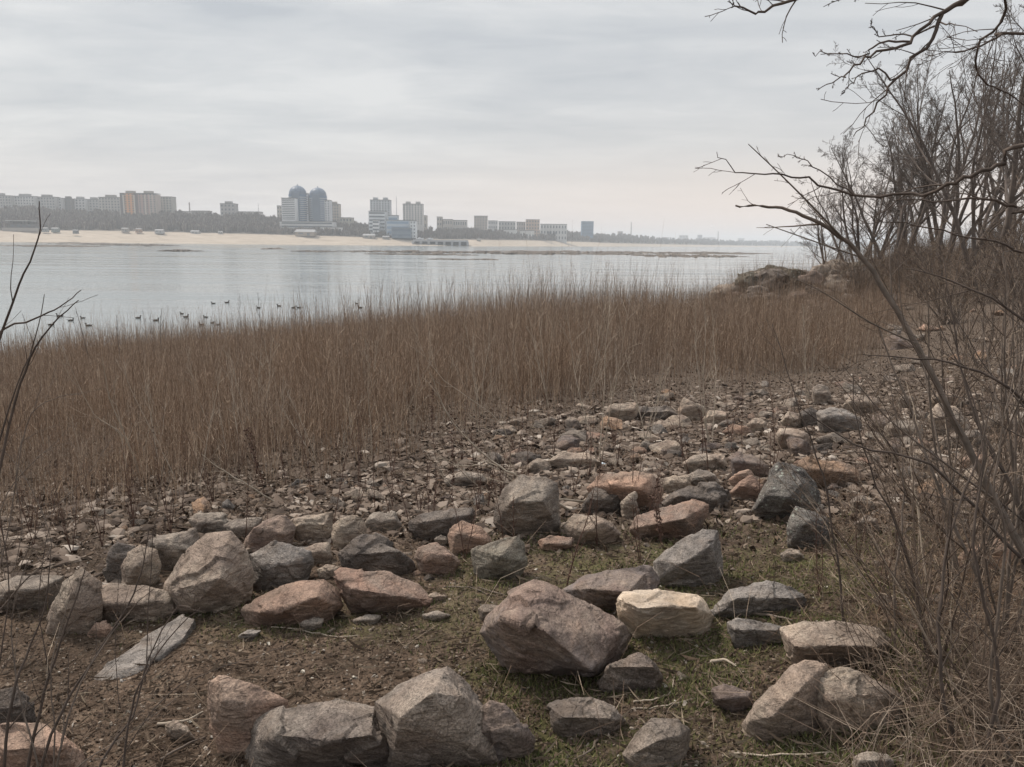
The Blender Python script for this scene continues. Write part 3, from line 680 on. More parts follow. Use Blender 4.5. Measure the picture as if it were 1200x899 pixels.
# ================================================================== ROCKS
def remeshed(V, voxel, hulls=None):
    """convex hull(s) of points fused into one closed skin of even faces"""
    bm = bmesh.new()
    for pts in (hulls or [V]):
        vs = [bm.verts.new(p) for p in pts]
        r = bmesh.ops.convex_hull(bm, input=vs)
        junk = [g for g in r['geom_interior'] if isinstance(g, bmesh.types.BMVert)] + [g for g in r['geom_unused'] if isinstance(g, bmesh.types.BMVert)]
        bmesh.ops.delete(bm, geom=list(set(junk)), context='VERTS')
    bmesh.ops.recalc_face_normals(bm, faces=bm.faces)
    me = bpy.data.meshes.new('tmp'); bm.to_mesh(me); bm.free()
    o = bpy.data.objects.new('tmp', me); COL.objects.link(o)
    md = o.modifiers.new('r', 'REMESH'); md.mode = 'VOXEL'; md.voxel_size = voxel
    dg = bpy.context.evaluated_depsgraph_get(); dg.update()
    out = bpy.data.meshes.new_from_object(o.evaluated_get(dg))
    bpy.data.objects.remove(o); bpy.data.meshes.remove(me)
    return out
def chips(P, r, n, amt):
    """knock flats off the corners of a point cloud's hull"""
    P = np.asarray(P)
    for _ in range(n):
        d = r.normal(size=3); d[2] = d[2] * .7 + .15; d /= np.linalg.norm(d)
        s = P @ d; hi = s.max(); lo = s.min(); c = hi - (hi - lo) * amt * r.uniform(.3, 1)
        bm = bmesh.new(); vs = [bm.verts.new(p) for p in P]
        bmesh.ops.convex_hull(bm, input=vs)
        bmesh.ops.bisect_plane(bm, geom=bm.verts[:] + bm.edges[:] + bm.faces[:], plane_co=Vector(d * c), plane_no=Vector(d), clear_outer=True)
        P = np.array([v.co[:] for v in bm.verts]); bm.free()
    return P
def rough(me, size, seed, amp=1.0):
    n = len(me.vertices); co = np.empty(n * 3); me.vertices.foreach_get('co', co); co = co.reshape(-1, 3)
    no = np.array([v.normal[:] for v in me.vertices])
    off = Vector((seed * 3.71, seed * 1.33, -seed * 2.17)); f = 1 / size
    out = np.empty(n)
    N = mnoise.noise; VC = mnoise.voronoi; A1 = Vector((9.1, 3.3, 1.7)); A2 = Vector((1.9, 7.7, 5.1))
    for i in range(n):
        p = Vector(co[i]) * f + off
        q = Vector((p.x, p.y, p.z * 2.1))
        a = N(p * 2.2) * .012 + abs(N(q * 4.3)) * -.016 + N(q * 9.7) * .008 + N(p * 21) * .005 + N(p * 43) * .003
        w = p + Vector((N(p * 3), N(p * 3 + A1), N(p * 3 + A2))) * .09
        for fq, k in ((2.0, .11), (4.6, .10)):
            d, c = VC(w * fq); c = c[0]; e = w * fq - c
            a += (e.x * math.sin(c.x * 91.7 + c.y * 37) + e.y * math.sin(c.y * 71.3 + c.z * 53) + e.z * math.sin(c.z * 83.1 + c.x * 29)) * k / fq
            a += math.sin(c.x * 57.1 + c.y * 31 + c.z * 17) * .005 / (fq * .45)
        out[i] = a
    co = co + no * (out * size * amp)[:, None]
    me.vertices.foreach_set('co', co.ravel()); me.update()
    me.polygons.foreach_set('use_smooth', np.ones(len(me.polygons), bool))
    return me
ROCKN = [0]
def hero(outline, mat, label, inner=None, T=0.75, edge=0.42, cat='rock', name='rock', amp=1.0, grp=None, sink=0.0, nchip=3, lying=False):
    """a stone from its outline in the photograph: placed where its foot meets the ground, with real size and thickness"""
    ROCKN[0] += 1; seed = ROCKN[0]; r = np.random.default_rng(seed * 13 + 5)
    O = np.array(outline, float); O = O.mean(0) + (O - O.mean(0)) * (1.035 if inner else 1.07); by = O[:, 1].max(); ty = O[:, 1].min(); x0, x1 = O[:, 0].min(), O[:, 0].max()
    bx = O[O[:, 1] > by - 0.25 * (by - ty), 0].mean()
    g = ground_at(bx, by); mpp = g[1] / FPX
    w = (x1 - x0) * mpp; hh = (by - ty) * mpp
    T_ = T * (0.5 * w + 0.5 * min(w, hh * 1.6)); Yc = g[1] + 0.42 * T_
    c = np.array([(x0 + x1) / 2, (by + ty) / 2]); C2 = O.mean(0)
    pts = [at(a, b, Yc) for a, b in O]
    def shr(f, dy=0): return C2 + (O - C2) * f + [0, dy]
    for (a, b) in shr(.80): pts.append(at(a, b, Yc + .30 * T_ * r.uniform(.8, 1.1)))
    for (a, b) in shr(.52): pts.append(at(a, b, Yc + .48 * T_ * r.uniform(.85, 1.05)))
    # front: foot and the edge where the top plane breaks
    for (a, b) in shr(.86):
        if b > c[1]: pts.append(at(a, b, Yc - .26 * T_ * r.uniform(.75, 1.05)))
    if inner:
        for q in inner: pts.append(at(q[0], q[1], Yc - (q[2] if len(q) > 2 else .42) * 1.45 * T_))
    else:
        ye = ty + edge * (by - ty)
        for f in (.2, .5, .8): pts.append(at(x0 + (x1 - x0) * (f + r.uniform(-.07, .07)), ye + r.uniform(-.08, .08) * (by - ty), Yc - .44 * T_ * r.uniform(.7, 1)))
    if lying:      # a slab flat on the soil, one long edge raised
        G = np.array([ground_at(a, b) for a, b in O]); C3 = G.mean(0); up = np.interp(O[:, 1], [ty, by], [.05, .0])
        pts = [q + [0, 0, u] for q, u in zip(G, up)] + [q - [0, 0, .06] for q in G] + [C3 + (q - C3) * .7 + [0, 0, .035] for q in G]
        hh = .1; size_ = w
    P = np.array(pts)
    P[:, 2] = np.maximum(P[:, 2], g[2] - 0.25 * max(hh, .05) - .02)
    P[:, 2] -= sink
    base = np.array([P[:, 0].mean(), P[:, 1].mean(), g[2] - .01])
    if not lying and hh > .12:      # broad foot bedded in the soil
        fx = [P[:, 0].min(), P[:, 0].max()]; m = (fx[0] + fx[1]) / 2
        P = np.concatenate([P, [[m + sx * .30 * (fx[1] - fx[0]), Yc + sy * T_, g[2] - .05] for sx in (-1, 1) for sy in (-.16, .2)]])
    P = P - base
    P = chips(P, r, nchip, .07)
    size = max(w, hh); near = g[1] < 6
    px = size / mpp
    vox = size / float(np.clip(px * 0.5, 22, 84))
    me = remeshed(P, vox); rough(me, size, seed, amp)
    me.name = name
    me.materials.clear()
    o = link_mesh(name, me, RM[mat], loc=tuple(base))
    tag(o, label, cat, grp)
    return o
HEROES = [
 # foreground
 ('granite', 'large speckled grey granite boulder cut by the bottom edge, rough pitted top', [(280,915),(289,870),(300,842),(330,829),(370,822),(400,820),(438,828),(452,860),(478,905)], [(437,862),(390,868),(330,862,.3)], .8),
 ('pink', 'pinkish upright boulder wedged left of the big speckled granite boulder', [(245,800),(258,791),(300,804),(338,820),(318,845),(292,868),(290,892),(257,886),(246,850)], [(262,822,.4),(290,835,.3)], .6),
 ('granite', 'big dark-stained peaked boulder at bottom centre, right of the speckled granite one', [(438,822),(468,800),(500,786),(524,780),(538,792),(555,812),(580,840),(602,905),(450,910),(446,850)], [(505,812),(540,815,.3),(470,840,.45),(560,880,.35)], .8),
 ('brown', 'dark brown low stone leaning on the right side of the bottom centre boulder', [(553,838),(575,824),(592,826),(612,848),(626,868),(620,886),(600,896),(574,884)], None, .7),
 ('brown', 'largest grey-brown faceted boulder in the centre foreground, peak to the left', [(563,742),(571,724),(600,694),(629,678),(642,682),(682,708),(728,731),(736,745),(728,768),(690,797),(657,800),(612,776),(585,765),(572,756)], [(634,737,.55),(588,724,.42),(692,785,.5),(566,740,.1)], .9),
 ('grey', 'small pale stone touching the left side of the largest faceted boulder', [(560,714),(567,708),(581,710),(592,716),(582,730),(564,730)], None, .8),
 ('granite', 'pale speckled stone propping up the largest faceted boulder on its right', [(700,808),(716,786),(736,769),(750,765),(768,779),(777,795),(771,810),(740,815)], None, .8),
 ('brown', 'flat pinkish-brown slab leaning behind the largest faceted boulder', [(658,692),(690,674),(727,667),(762,665),(773,680),(771,694),(752,704),(735,722),(715,720),(700,706)], [(735,694,.4),(690,690,.3)], .9),
 ('cream', 'cream white limestone block with a flat bright top', [(724,702),(731,694),(780,693),(820,699),(836,722),(833,738),(810,750),(785,756),(755,748),(735,738),(727,724)], [(748,713,.45),(790,710,.45),(816,712,.42),(730,704,.3)], .85),
 ('granite', 'low flat grey-brown stone half sunk in soil at bottom right of centre', [(642,826),(655,821),(692,819),(718,829),(731,845),(724,858),(695,868),(660,864),(646,850)], None, .9),
 ('grey', 'pale grey block cut by the bottom edge right of centre', [(731,884),(745,860),(763,841),(795,842),(808,855),(806,880),(785,908),(738,905)], [(772,868,.4),(742,884,.35),(796,862,.3)], .8),
 ('blue', 'blue-grey domed stone right of the cream block', [(836,722),(838,708),(857,691),(900,682),(925,687),(947,698),(942,714),(923,725),(880,726)], None, .8),
 ('blue', 'dark grey flat-topped stone with a pale vein right of the cream block', [(853,730),(866,726),(890,728),(917,734),(918,756),(885,760),(860,753)], None, .8),
 ('tan', 'wide brown-beige slab above the watermark corner on the right', [(916,737),(945,728),(975,727),(1027,735),(1045,750),(1043,762),(1013,784),(970,787),(933,785),(922,765)], [(930,758,.35),(980,757,.42),(1030,758,.35)], .8),
 ('tan', 'left end of a humped brown boulder at bottom right, tall and rounded', [(871,848),(884,826),(910,800),(925,783),(942,776),(968,779),(972,800),(966,845),(945,866),(905,872),(874,864)], [(935,810,.4),(905,840,.4)], .8),
 ('tan', 'long low brown slab running right from the humped boulder at bottom right', [(960,790),(985,782),(1010,788),(1045,804),(1060,822),(1048,846),(1010,862),(965,862),(958,830)], None, .7),
 ('brown', 'small angular brown stone left of the humped boulder at bottom right', [(833,806),(850,802),(880,811),(882,828),(866,840),(838,826)], None, .8),
 ('grey', 'pale stone mostly hidden in grass at the bottom right edge', [(1000,886),(1016,880),(1040,885),(1052,895),(1045,910),(1000,910)], None, .8),
 # row left to centre
 ('tan', 'largest tan-grey boulder of the left row, tall with a dark underside', [(192,698),(193,684),(214,650),(241,626),(270,624),(290,646),(295,669),(293,702),(277,719),(240,722),(217,700)], [(231,708,.4),(258,677,.5),(256,646,.25),(210,690,.4)], .85),
 ('blue', 'blue-grey smooth stone right of the tallest left boulder', [(293,650),(322,635),(345,640),(362,647),(365,660),(347,678),(308,697),(296,686)], None, .85),
 ('pink', 'pinkish-brown slab with an orange cast lying in front of the blue-grey stone', [(283,716),(300,702),(322,690),(350,680),(380,677),(396,691),(401,710),(382,722),(350,728),(318,739),(290,731)], [(335,716,.4),(370,700,.4),(305,718,.35)], .75),
 ('red', 'long red-brown slab right of the pinkish one', [(389,676),(400,668),(452,670),(490,684),(510,702),(508,716),(480,719),(446,718),(415,703)], [(410,690,.35),(450,696,.42),(486,702,.35)], .7),
 ('dark', 'dark grey stone behind the red-brown slab', [(397,648),(412,634),(425,627),(447,632),(465,650),(484,664),(480,678),(440,676),(400,664)], None, .8),
 ('tan', 'small tan stone between blue-grey and dark stones', [(353,646),(368,638),(385,636),(389,652),(376,662),(358,658)], None, .8),
 ('tan', 'small round tan stone above the join of the two slabs', [(372,668),(382,662),(396,664),(398,674),(384,680),(373,677)], None, .8),
 ('tan', 'tan upright stone above the dark grey one', [(391,614),(400,606),(425,606),(431,622),(414,640),(394,645),(388,630)], None, .7),
 ('grey', 'flat grey stone at the rear of the left row, above the dark grey one', [(428,612),(436,602),(462,600),(470,614),(462,624),(436,624)], None, .8),
 ('tan', 'rear tan stone with a slanted top in the left row', [(342,608),(366,611),(388,600),(388,622),(366,636),(347,630)], None, .7),
 ('brown', 'tall brownish leaning stone right above the tallest left boulder', [(284,640),(300,618),(316,608),(333,603),(347,618),(341,634),(322,642),(296,650)], None, .8),
 ('grey', 'grey stone behind the leaning brown stone', [(262,616),(278,607),(307,607),(300,622),(282,634),(266,630)], None, .8),
 ('grey', 'pale grey stone at the back left end of the row', [(222,608),(233,601),(262,602),(272,612),(266,626),(246,625),(227,620)], None, .8),
 ('grey', 'grey stone tucked behind the left shoulder of the tallest left boulder', [(174,634),(195,628),(213,626),(228,619),(232,634),(212,655),(198,672),(190,655)], None, .8),
 ('tan', 'tan pointed stone standing left of the tallest left boulder', [(142,664),(150,648),(164,638),(184,644),(190,662),(184,684),(156,690),(143,685)], [(160,664,.45)], .8),
 ('dark', 'dark stone behind the tan pointed stone on the left', [(123,670),(124,650),(137,637),(158,640),(148,658),(141,684),(128,684)], None, .7),
 ('grey', 'flat grey slab cut by the left edge of the photo', [(-14,690),(4,682),(20,675),(50,674),(76,674),(72,690),(54,704),(34,716),(-12,718)], [(10,692,.4),(48,690,.4)], .8),
 ('tan', 'tall tan stone right of the left edge slab', [(52,742),(60,712),(74,682),(95,668),(116,682),(121,708),(100,733),(72,748)], [(84,696,.4),(100,712,.35)], .7),
 ('tan', 'low wide tan stone between the tall tan stone and the tallest boulder', [(99,700),(121,687),(170,690),(196,697),(207,716),(192,734),(153,730),(113,730)], None, .8),
 ('pink', 'small pinkish stone at the foot of the low wide tan stone', [(103,742),(112,730),(124,728),(134,738),(124,750),(106,750)], None, .8),
 ('blue', 'long pale grey slab half buried in soil at left', [(104,795),(142,778),(178,751),(214,732),(228,736),(214,757),(162,790),(130,799)], [(170,768,.25)], .5),
 ('pink', 'pinkish-brown boulder cut by the bottom left corner', [(-16,862),(10,852),(50,850),(72,860),(96,880),(106,910),(-14,915)], None, .8),
 ('dark', 'dark grey stone cut by the left edge above the corner boulder', [(-14,812),(18,806),(38,826),(42,846),(20,856),(-10,860)], None, .8),
 ('tan', 'small angular brown stone at lower left between soil and twigs', [(194,850),(204,844),(218,852),(229,866),(216,872),(200,864)], None, .8),
 ('grey', 'small pale grey pebble in front of the pinkish slab', [(351,731),(368,723),(380,726),(376,737),(360,742)], None, .9),
 ('blue', 'flat blue-grey pebble left of the pale grey one', [(279,746),(291,738),(306,739),(298,750),(284,752)], None, .9),
 ('grey', 'small grey stone at the foot of the red-brown slab', [(414,727),(430,720),(446,722),(440,734),(418,734)], None, .9),
 ('grey', 'flat greyish sliver right of the red-brown slab', [(495,721),(512,716),(528,721),(516,729),(499,728)], None, .9),
 ('tan', 'small flat stone by the lower end of the red-brown slab', [(498,700),(510,694),(524,699),(518,708),(502,708)], None, .9),
 # centre row
 ('dark', 'long straight-edged dark slab with pale top edge in the centre row', [(480,612),(492,602),(520,597),(553,594),(557,604),(552,614),(510,634),(488,636),(481,624)], [(492,612,.4),(552,603,.3)], .5),
 ('grey', 'big block-shaped grey-brown boulder in the centre middle distance', [(579,612),(581,592),(592,572),(611,558),(640,560),(652,568),(654,590),(656,616),(640,627),(612,630),(586,620)], [(600,589,.45),(636,587,.45),(590,598,.3)], .8),
 ('pink', 'rosy pink stone right of the dark slab', [(524,628),(530,618),(541,611),(563,617),(575,634),(572,648),(545,652),(529,648)], None, .8),
 ('red', 'small red-brown stone left below the rosy pink one', [(486,652),(492,643),(512,638),(530,649),(538,660),(532,671),(508,675),(489,664)], None, .8),
 ('green', 'greenish grey blocky stone in front of the rosy pink one', [(552,644),(572,637),(588,640),(605,627),(614,636),(617,660),(598,674),(572,681),(556,670)], [(588,652,.45)], .85),
 ('grey', 'tiny round stone between rosy pink and red-brown stones', [(509,632),(516,627),(524,630),(524,638),(513,641)], None, .9),
 ('tan', 'pale tan stone with a dark right side, right of the blocky grey boulder', [(659,616),(670,604),(700,604),(720,614),(729,626),(716,637),(690,640),(668,628)], [(690,622,.4),(706,612,.3)], .85),
 ('red', 'low reddish stone in front of the pale tan one', [(630,634),(646,628),(672,631),(668,642),(650,648),(634,646)], None, .8),
 ('dark', 'dark brown sloping stone behind the pale tan one', [(680,598),(697,573),(730,574),(728,590),(712,602),(694,604)], None, .8),
 ('pink', 'long pink-topped boulder behind the dark sloping stone', [(687,572),(705,556),(731,552),(764,556),(777,574),(775,594),(748,598),(722,582),(700,578)], [(715,568,.35),(750,572,.4)], .7),
 ('tan', 'small upright tan stone in front of the pink-topped boulder', [(727,590),(735,581),(745,577),(749,600),(740,608),(729,602)], None, .8),
 ('red', 'long red-brown boulder with a flat tilted top in the centre right', [(737,620),(746,605),(775,600),(792,590),(812,585),(830,592),(829,604),(812,625),(782,634),(745,634)], [(770,614,.35),(802,608,.4)], .8),
 ('blue', 'pale blue-grey triangular boulder in front of the red-brown one', [(765,658),(782,644),(797,635),(822,620),(841,622),(846,648),(847,674),(822,688),(790,690),(768,682)], [(800,660,.45),(832,640,.35)], .8),
 ('dark', 'dark domed boulder behind the long red-brown one', [(774,590),(788,578),(806,570),(836,568),(856,580),(855,594),(836,606),(808,606),(782,598)], None, .8),
 ('pink', 'small pinkish stone right of the dark domed boulder', [(854,577),(866,566),(880,557),(896,569),(890,583),(860,588)], None, .8),
 ('pink', 'smaller pink stone stacked on the small pinkish one', [(854,562),(866,553),(878,550),(884,558),(868,568),(857,570)], None, .8),
 ('grey', 'grey stone behind the dark domed boulder, right one of two', [(806,557),(820,549),(838,556),(843,568),(824,572),(808,568)], None, .8),
 ('tan', 'tan block behind the dark domed boulder, left one of two', [(774,562),(790,558),(808,558),(809,568),(782,578),(775,572)], None, .7),
 ('tan', 'pale tan angular stone above the grey and tan pair', [(799,543),(814,534),(832,530),(846,533),(850,543),(838,553),(806,553)], None, .8),
 ('brown', 'long brown stone sloping down right of the pale angular stone', [(854,536),(866,530),(880,533),(900,545),(903,561),(882,554),(860,545)], None, .8),
 ('lichen', 'tall lichen-spotted grey boulder on the right, peak to the left', [(880,598),(896,570),(908,546),(918,541),(938,547),(957,566),(961,594),(944,612),(912,606)], [(925,583,.45),(900,580,.35),(940,566,.3)], .85),
 ('orange', 'long orange-brown slab behind the lichen-spotted boulder', [(934,544),(950,536),(985,541),(1006,550),(1011,563),(990,574),(964,574),(948,564)], None, .7),
 ('lichen', 'pointed grey stone standing right below the lichen-spotted boulder', [(922,620),(926,604),(932,593),(952,599),(970,608),(973,627),(967,643),(940,644),(924,640)], [(944,612,.45)], .8),
 ('grey', 'small round stone at the foot of the pointed grey stone', [(914,650),(923,643),(936,645),(944,656),(934,661),(918,659)], None, .8),
 ('grey', 'small grey stone half hidden by stems right of the orange-brown slab', [(996,588),(1007,579),(1022,584),(1024,596),(1003,602)], None, .8),
 ('grey', 'pale triangular stone amid stems below the orange-brown slab', [(1000,614),(1016,603),(1028,610),(1031,624),(1010,625)], None, .8),
 ('tan', 'pale overhanging stone alone above the lichen-spotted boulder', [(908,512),(914,502),(930,502),(948,508),(949,522),(932,526),(912,527)], [(915,508,.45),(940,512,.4)], .7),
 ('blue', 'dark blue-grey boulder in the right heap', [(958,484),(975,477),(992,480),(1008,490),(1009,502),(995,507),(964,504)], None, .8),
 ('grey', 'pale stone at the top left of the right heap', [(952,455),(960,450),(970,453),(975,466),(966,474),(954,470)], None, .8),
 ('tan', 'pale flat-topped stone at the top of the right heap', [(988,477),(998,463),(1020,464),(1031,468),(1024,482),(1000,484)], None, .8),
 ('tan', 'small pale tan stone at the left foot of the right heap', [(915,494),(924,483),(938,485),(942,496),(930,502),(917,501)], None, .8),
 ('dark', 'small dark stone between pale tan stone and blue-grey boulder', [(939,482),(950,477),(958,482),(959,498),(945,500)], None, .8),
 ('brown', 'brown block in the middle of the right heap', [(1016,496),(1028,486),(1042,492),(1045,504),(1034,511),(1018,509)], None, .8),
 ('grey', 'grey block right of the brown block in the right heap', [(1036,500),(1050,492),(1078,494),(1081,512),(1060,518),(1040,513)], None, .8),
 ('tan', 'rounded tan boulder at the rear right of the right heap', [(1087,487),(1100,474),(1118,476),(1134,492),(1138,506),(1110,512),(1092,506)], None, .8),
 ('grey', 'pale slab sloping below the rounded tan boulder', [(1098,520),(1112,508),(1144,504),(1150,514),(1132,524),(1104,527)], None, .8),
 ('grey', 'small pale stone at the back of the right heap', [(1052,468),(1060,462),(1070,465),(1070,476),(1056,479)], None, .8),
 ('tan', 'pale overhanging stone at the far back of the right heap', [(1090,466),(1104,457),(1122,464),(1127,474),(1104,478),(1093,474)], None, .8),
 ('grey', 'long pale slab at the right edge behind branches', [(1147,496),(1168,487),(1215,484),(1220,504),(1180,510),(1152,508)], None, .8),
 ('pink', 'pale pinkish flat stone behind thick stem at right', [(1125,538),(1144,530),(1162,536),(1163,548),(1138,552)], None, .8),
 ('pink', 'pinkish-brown stone at the right edge amid dense stems', [(1126,654),(1148,637),(1178,628),(1188,648),(1176,672),(1134,672)], None, .8),
 ('grey', 'grey low stone at the left foot of the wide slab stone by stems', [(1080,704),(1096,696),(1112,702),(1108,716),(1084,716)], None, .8),
 # far low row
 ('tan', 'flat stone at the left end of the distant low row by the reeds', [(709,484),(718,473),(748,472),(746,487),(728,492),(712,491)], None, .8),
 ('dark', 'long dark-fronted stone in the distant low row by the reeds', [(737,486),(748,477),(780,475),(796,487),(784,492),(748,491)], None, .8),
 ('tan', 'pale pyramid-shaped stone right of the long dark-fronted stone', [(794,479),(802,467),(825,477),(824,488),(806,492),(796,488)], None, .8),
 ('tan', 'low pale stone right of the pyramid-shaped one', [(824,490),(831,481),(855,482),(852,492),(836,498),(827,495)], None, .8),
 ('dark', 'small dark stone in front of the low pale one by the reeds', [(840,498),(852,491),(861,493),(861,502),(844,503)], None, .8),
 ('tan', 'low beige stone in the stony strip right of the reed foot', [(875,497),(885,490),(899,494),(898,503),(878,506)], None, .8),
 ('tan', 'flat stone with a pale top near centre of the gravel strip', [(640,540),(660,530),(690,532),(706,541),(684,550),(650,549)], None, .6),
 ('grey', 'flat slab with pale top left of centre in the gravel strip', [(520,560),(540,553),(566,556),(570,566),(544,570),(524,568)], None, .7),
]
for m_, lb, ol, inn, T in HEROES:
    big = inn is not None
    hero(ol, m_, lb, inn, T, amp=.5 if big else .8, nchip=0 if big else 2, lying='half buried' in lb)

# ---- boulders of the rocky point at the water's edge, right of centre
def boulder(px, py, w, hh, mat, label, seed, flat=1.0, name='rock', grp=None, Y=None, zoff=0.0, cat='rock'):
    """free-standing irregular stone: w, hh in photo pixels, standing at the ground point seen at px, py (or at depth Y)"""
    if Y is None: g = ground_at(px, py)
    else:
        g = at(px, py, Y); g[2] = float(h(g[0], g[1]))
    mpp = g[1] / FPX; W_, H_ = w * mpp, hh * mpp
    r = np.random.default_rng(seed)
    P = r.normal(size=(15, 3)); P /= np.linalg.norm(P, axis=1, keepdims=True)
    P = P * r.uniform(.82, 1.1, (15, 1)) * [W_ / 2, W_ / 2 * r.uniform(.6, .9), H_ * .62] + [0, 0, H_ * .38]
    P[:, 0] += P[:, 2] * r.uniform(-.3, .3)
    me = remeshed(chips(P, r, 5, .16), max(W_, H_) / float(np.clip(w * .6, 16, 46))); rough(me, max(W_, H_), seed, 1.0); me.name = name; me.materials.clear()
    o = link_mesh(name, me, RM[mat], loc=(g[0], g[1], g[2] - .04 * H_ + zoff)); o.rotation_euler.z = r.uniform(-.4, .4)
    tag(o, label, cat, grp); return o
PT = [(882, 316, 38, 26, 'farrock', 'mossy domed boulder at the left tip of the rocky point', 46.5), (914, 316, 44, 24, 'farrock', 'broad mossy boulder second from the water on the rocky point', 46.5),
      (858, 327, 34, 12, 'dark', 'low dark rock sloping into the water at the rocky point', 47), (845, 330, 26, 7, 'dark', 'flat dark rock awash left of the rocky point', 46),
      (890, 330, 44, 16, 'dark', 'dark ledge below the mossy domed boulder', 43), (935, 328, 40, 16, 'brown', 'grey-brown ledge right of the mossy boulders', 42),
      (952, 316, 40, 20, 'dark', 'dark hump on the rocky point under the leaning sapling', 50), (975, 316, 34, 18, 'grey', 'pale angular block on the rocky point right of the sapling', 44),
      (1000, 319, 30, 14, 'grey', 'smaller pale block right of the pale angular one', 44), (1018, 322, 34, 14, 'brown', 'brown block at the right of the rocky point', 43), (960, 333, 40, 14, 'brown', 'lower brown block in the reeds below the pale angular one', 40),
      (930, 312, 44, 20, 'dark', 'dark mossy hump between the domed boulders and the sapling', 47), (1000, 333, 40, 13, 'grey', 'grey block in the reeds right end of the rocky point', 40), (925, 338, 30, 9, 'brown', 'small brown rock among reed tops under the point', 40)]
for i, (px, py, w, hh, m_, lb, Y) in enumerate(PT):
    boulder(px, py, w, hh, m_, lb, 500 + i, Y=Y)
for i, (px, w_, hh_, Y, z_, m_, lb) in enumerate([(902, 54, 24, 44.6, .1, 'farrock', 'broad weathered rock face below the two domed boulders'), (930, 50, 24, 43.9, .1, 'dark', 'dark weathered rock face right of the broad one'), (884, 40, 18, 44.0, 0, 'brown', 'brown rock at the foot of the mossy domed boulder'), (953, 44, 22, 44.2, .1, 'farrock', 'weathered rock under the sapling on the rocky point'),
                                                  (915, 46, 16, 42.8, 0, 'dark', 'low dark rock at the reed edge of the rocky point'), (980, 46, 20, 43.2, .1, 'brown', 'brown weathered rock right of the sapling foot')]):
    boulder(px, 0, w_, hh_, m_, lb, 700 + i, Y=Y, zoff=z_)
boulder(782, 338, 34, 15, 'brown', 'rounded brown boulder by the water left of the rocky point', 540, Y=47, zoff=.1)
boulder(713, 354, 50, 12, 'brown', 'long brown boulder low in the reeds by the water', 541, Y=42, zoff=.15)
boulder(660, 356, 22, 10, 'brown', 'small brown boulder in the reeds left of the long one', 542, Y=41, zoff=.15)

PTR = np.random.default_rng(77)
for i in range(46):
    px = PTR.uniform(846, 1050); Y = PTR.uniform(41.5, 46.5) if i % 3 else PTR.uniform(44, 50); sz = PTR.uniform(16, 50)
    k_ = ['farrock', 'dark', 'farrock', 'grey', 'dark'][i % 5]
    boulder(px, 0, sz, sz * PTR.uniform(.35, .6), k_, '%s %s rock packed into the stony slope of the rocky point' % ('large' if sz > 28 else 'small', dict(brown='brown', dark='dark', grey='grey', farrock='mossy', tan='tan')[k_]), 600 + i, Y=Y, zoff=-.05, grp='rocks packed into the rocky point, %s %s' % ('large' if sz > 28 else 'small', k_))
# ---- scattered stones: copies of a few shapes (each its own object), the smallest ones as gravel
PROTO = []
for i in range(14):
    r = np.random.default_rng(900 + i)
    P = r.normal(size=(13, 3)); P /= np.linalg.norm(P, axis=1, keepdims=True)
    P = P * r.uniform(.8, 1.1, (13, 1)) * [.5, .5 * r.uniform(.55, .95), .5 * r.uniform(.4, .7)]
    me = remeshed(chips(P, r, 6, .2), 1 / 26.0); rough(me, 1.0, 900 + i, .7); me.name = 'stone'; me.materials.clear(); PROTO.append(me)
mats_s = ['grey', 'tan', 'brown', 'tan', 'grey', 'pink', 'blue', 'brown', 'tan', 'grey', 'granite', 'dark', 'red', 'orange']
for me, k in zip(PROTO, mats_s): me.materials.append(RM[k])
COLN = dict(grey='grey', tan='tan', brown='brown', pink='pinkish', blue='blue-grey', granite='speckled grey', dark='dark', red='reddish', orange='orange-brown')
HB = np.array([[min(p[0] for p in o[2]), max(p[0] for p in o[2]), min(p[1] for p in o[2]), max(p[1] for p in o[2])] for o in HEROES])
def covered(px, py):
    return ((HB[:, 0] - 2 < px) & (px < HB[:, 1] + 2) & (HB[:, 2] + 3 < py) & (py < HB[:, 3] + 1)).any()
def scatter(n, poly, s0, s1, zone, grp, seed, exp=2.0, maxtry=6000):
    wedge = 'wedged' in zone
    r = np.random.default_rng(seed); poly = np.array(poly, float); x0, y0 = poly.min(0); x1, y1 = poly.max(0); k = 0
    for _ in range(maxtry):
        if k >= n: break
        px, py = r.uniform(x0, x1), r.uniform(y0, y1)
        ins = False; j = len(poly) - 1
        for i in range(len(poly)):
            if (poly[i, 1] > py) != (poly[j, 1] > py) and px < (poly[j, 0] - poly[i, 0]) * (py - poly[i, 1]) / (poly[j, 1] - poly[i, 1]) + poly[i, 0]: ins = not ins
            j = i
        if not ins or (covered(px, py) and not (wedge and r.random() < .5)): continue
        g = ground_at(px, py)
        s = s0 + (s1 - s0) * r.random() ** exp
        q = r.integers(len(PROTO)); o = bpy.data.objects.new('stone', PROTO[q]); COL.objects.link(o)
        o.location = (g[0], g[1], g[2] + .06 * s); o.rotation_euler = (r.uniform(-.3, .3), r.uniform(-.3, .3), r.uniform(0, 6.28))
        o.scale = (s, s * r.uniform(.7, 1.1), s * r.uniform(.7, 1.15))
        sz = 'small' if s < .16 else 'medium'
        tag(o, '%s %s stone %s' % (sz, COLN[mats_s[q]], zone), 'stone', grp + ', ' + sz + ' ' + COLN[mats_s[q]] + ' ones'); k += 1
scatter(82, [(560,500),(700,470),(900,450),(1010,455),(960,560),(900,545),(780,552),(700,548),(600,552),(540,540)], .15, .50, 'lying in the gravel strip between the reeds and the boulders', 'stones in the gravel strip', 1, 1.3)
scatter(40, [(200,600),(420,556),(600,556),(760,560),(740,600),(560,600),(430,600),(300,606)], .10, .30, 'behind the left and centre boulder rows', 'stones behind the boulder rows', 2)
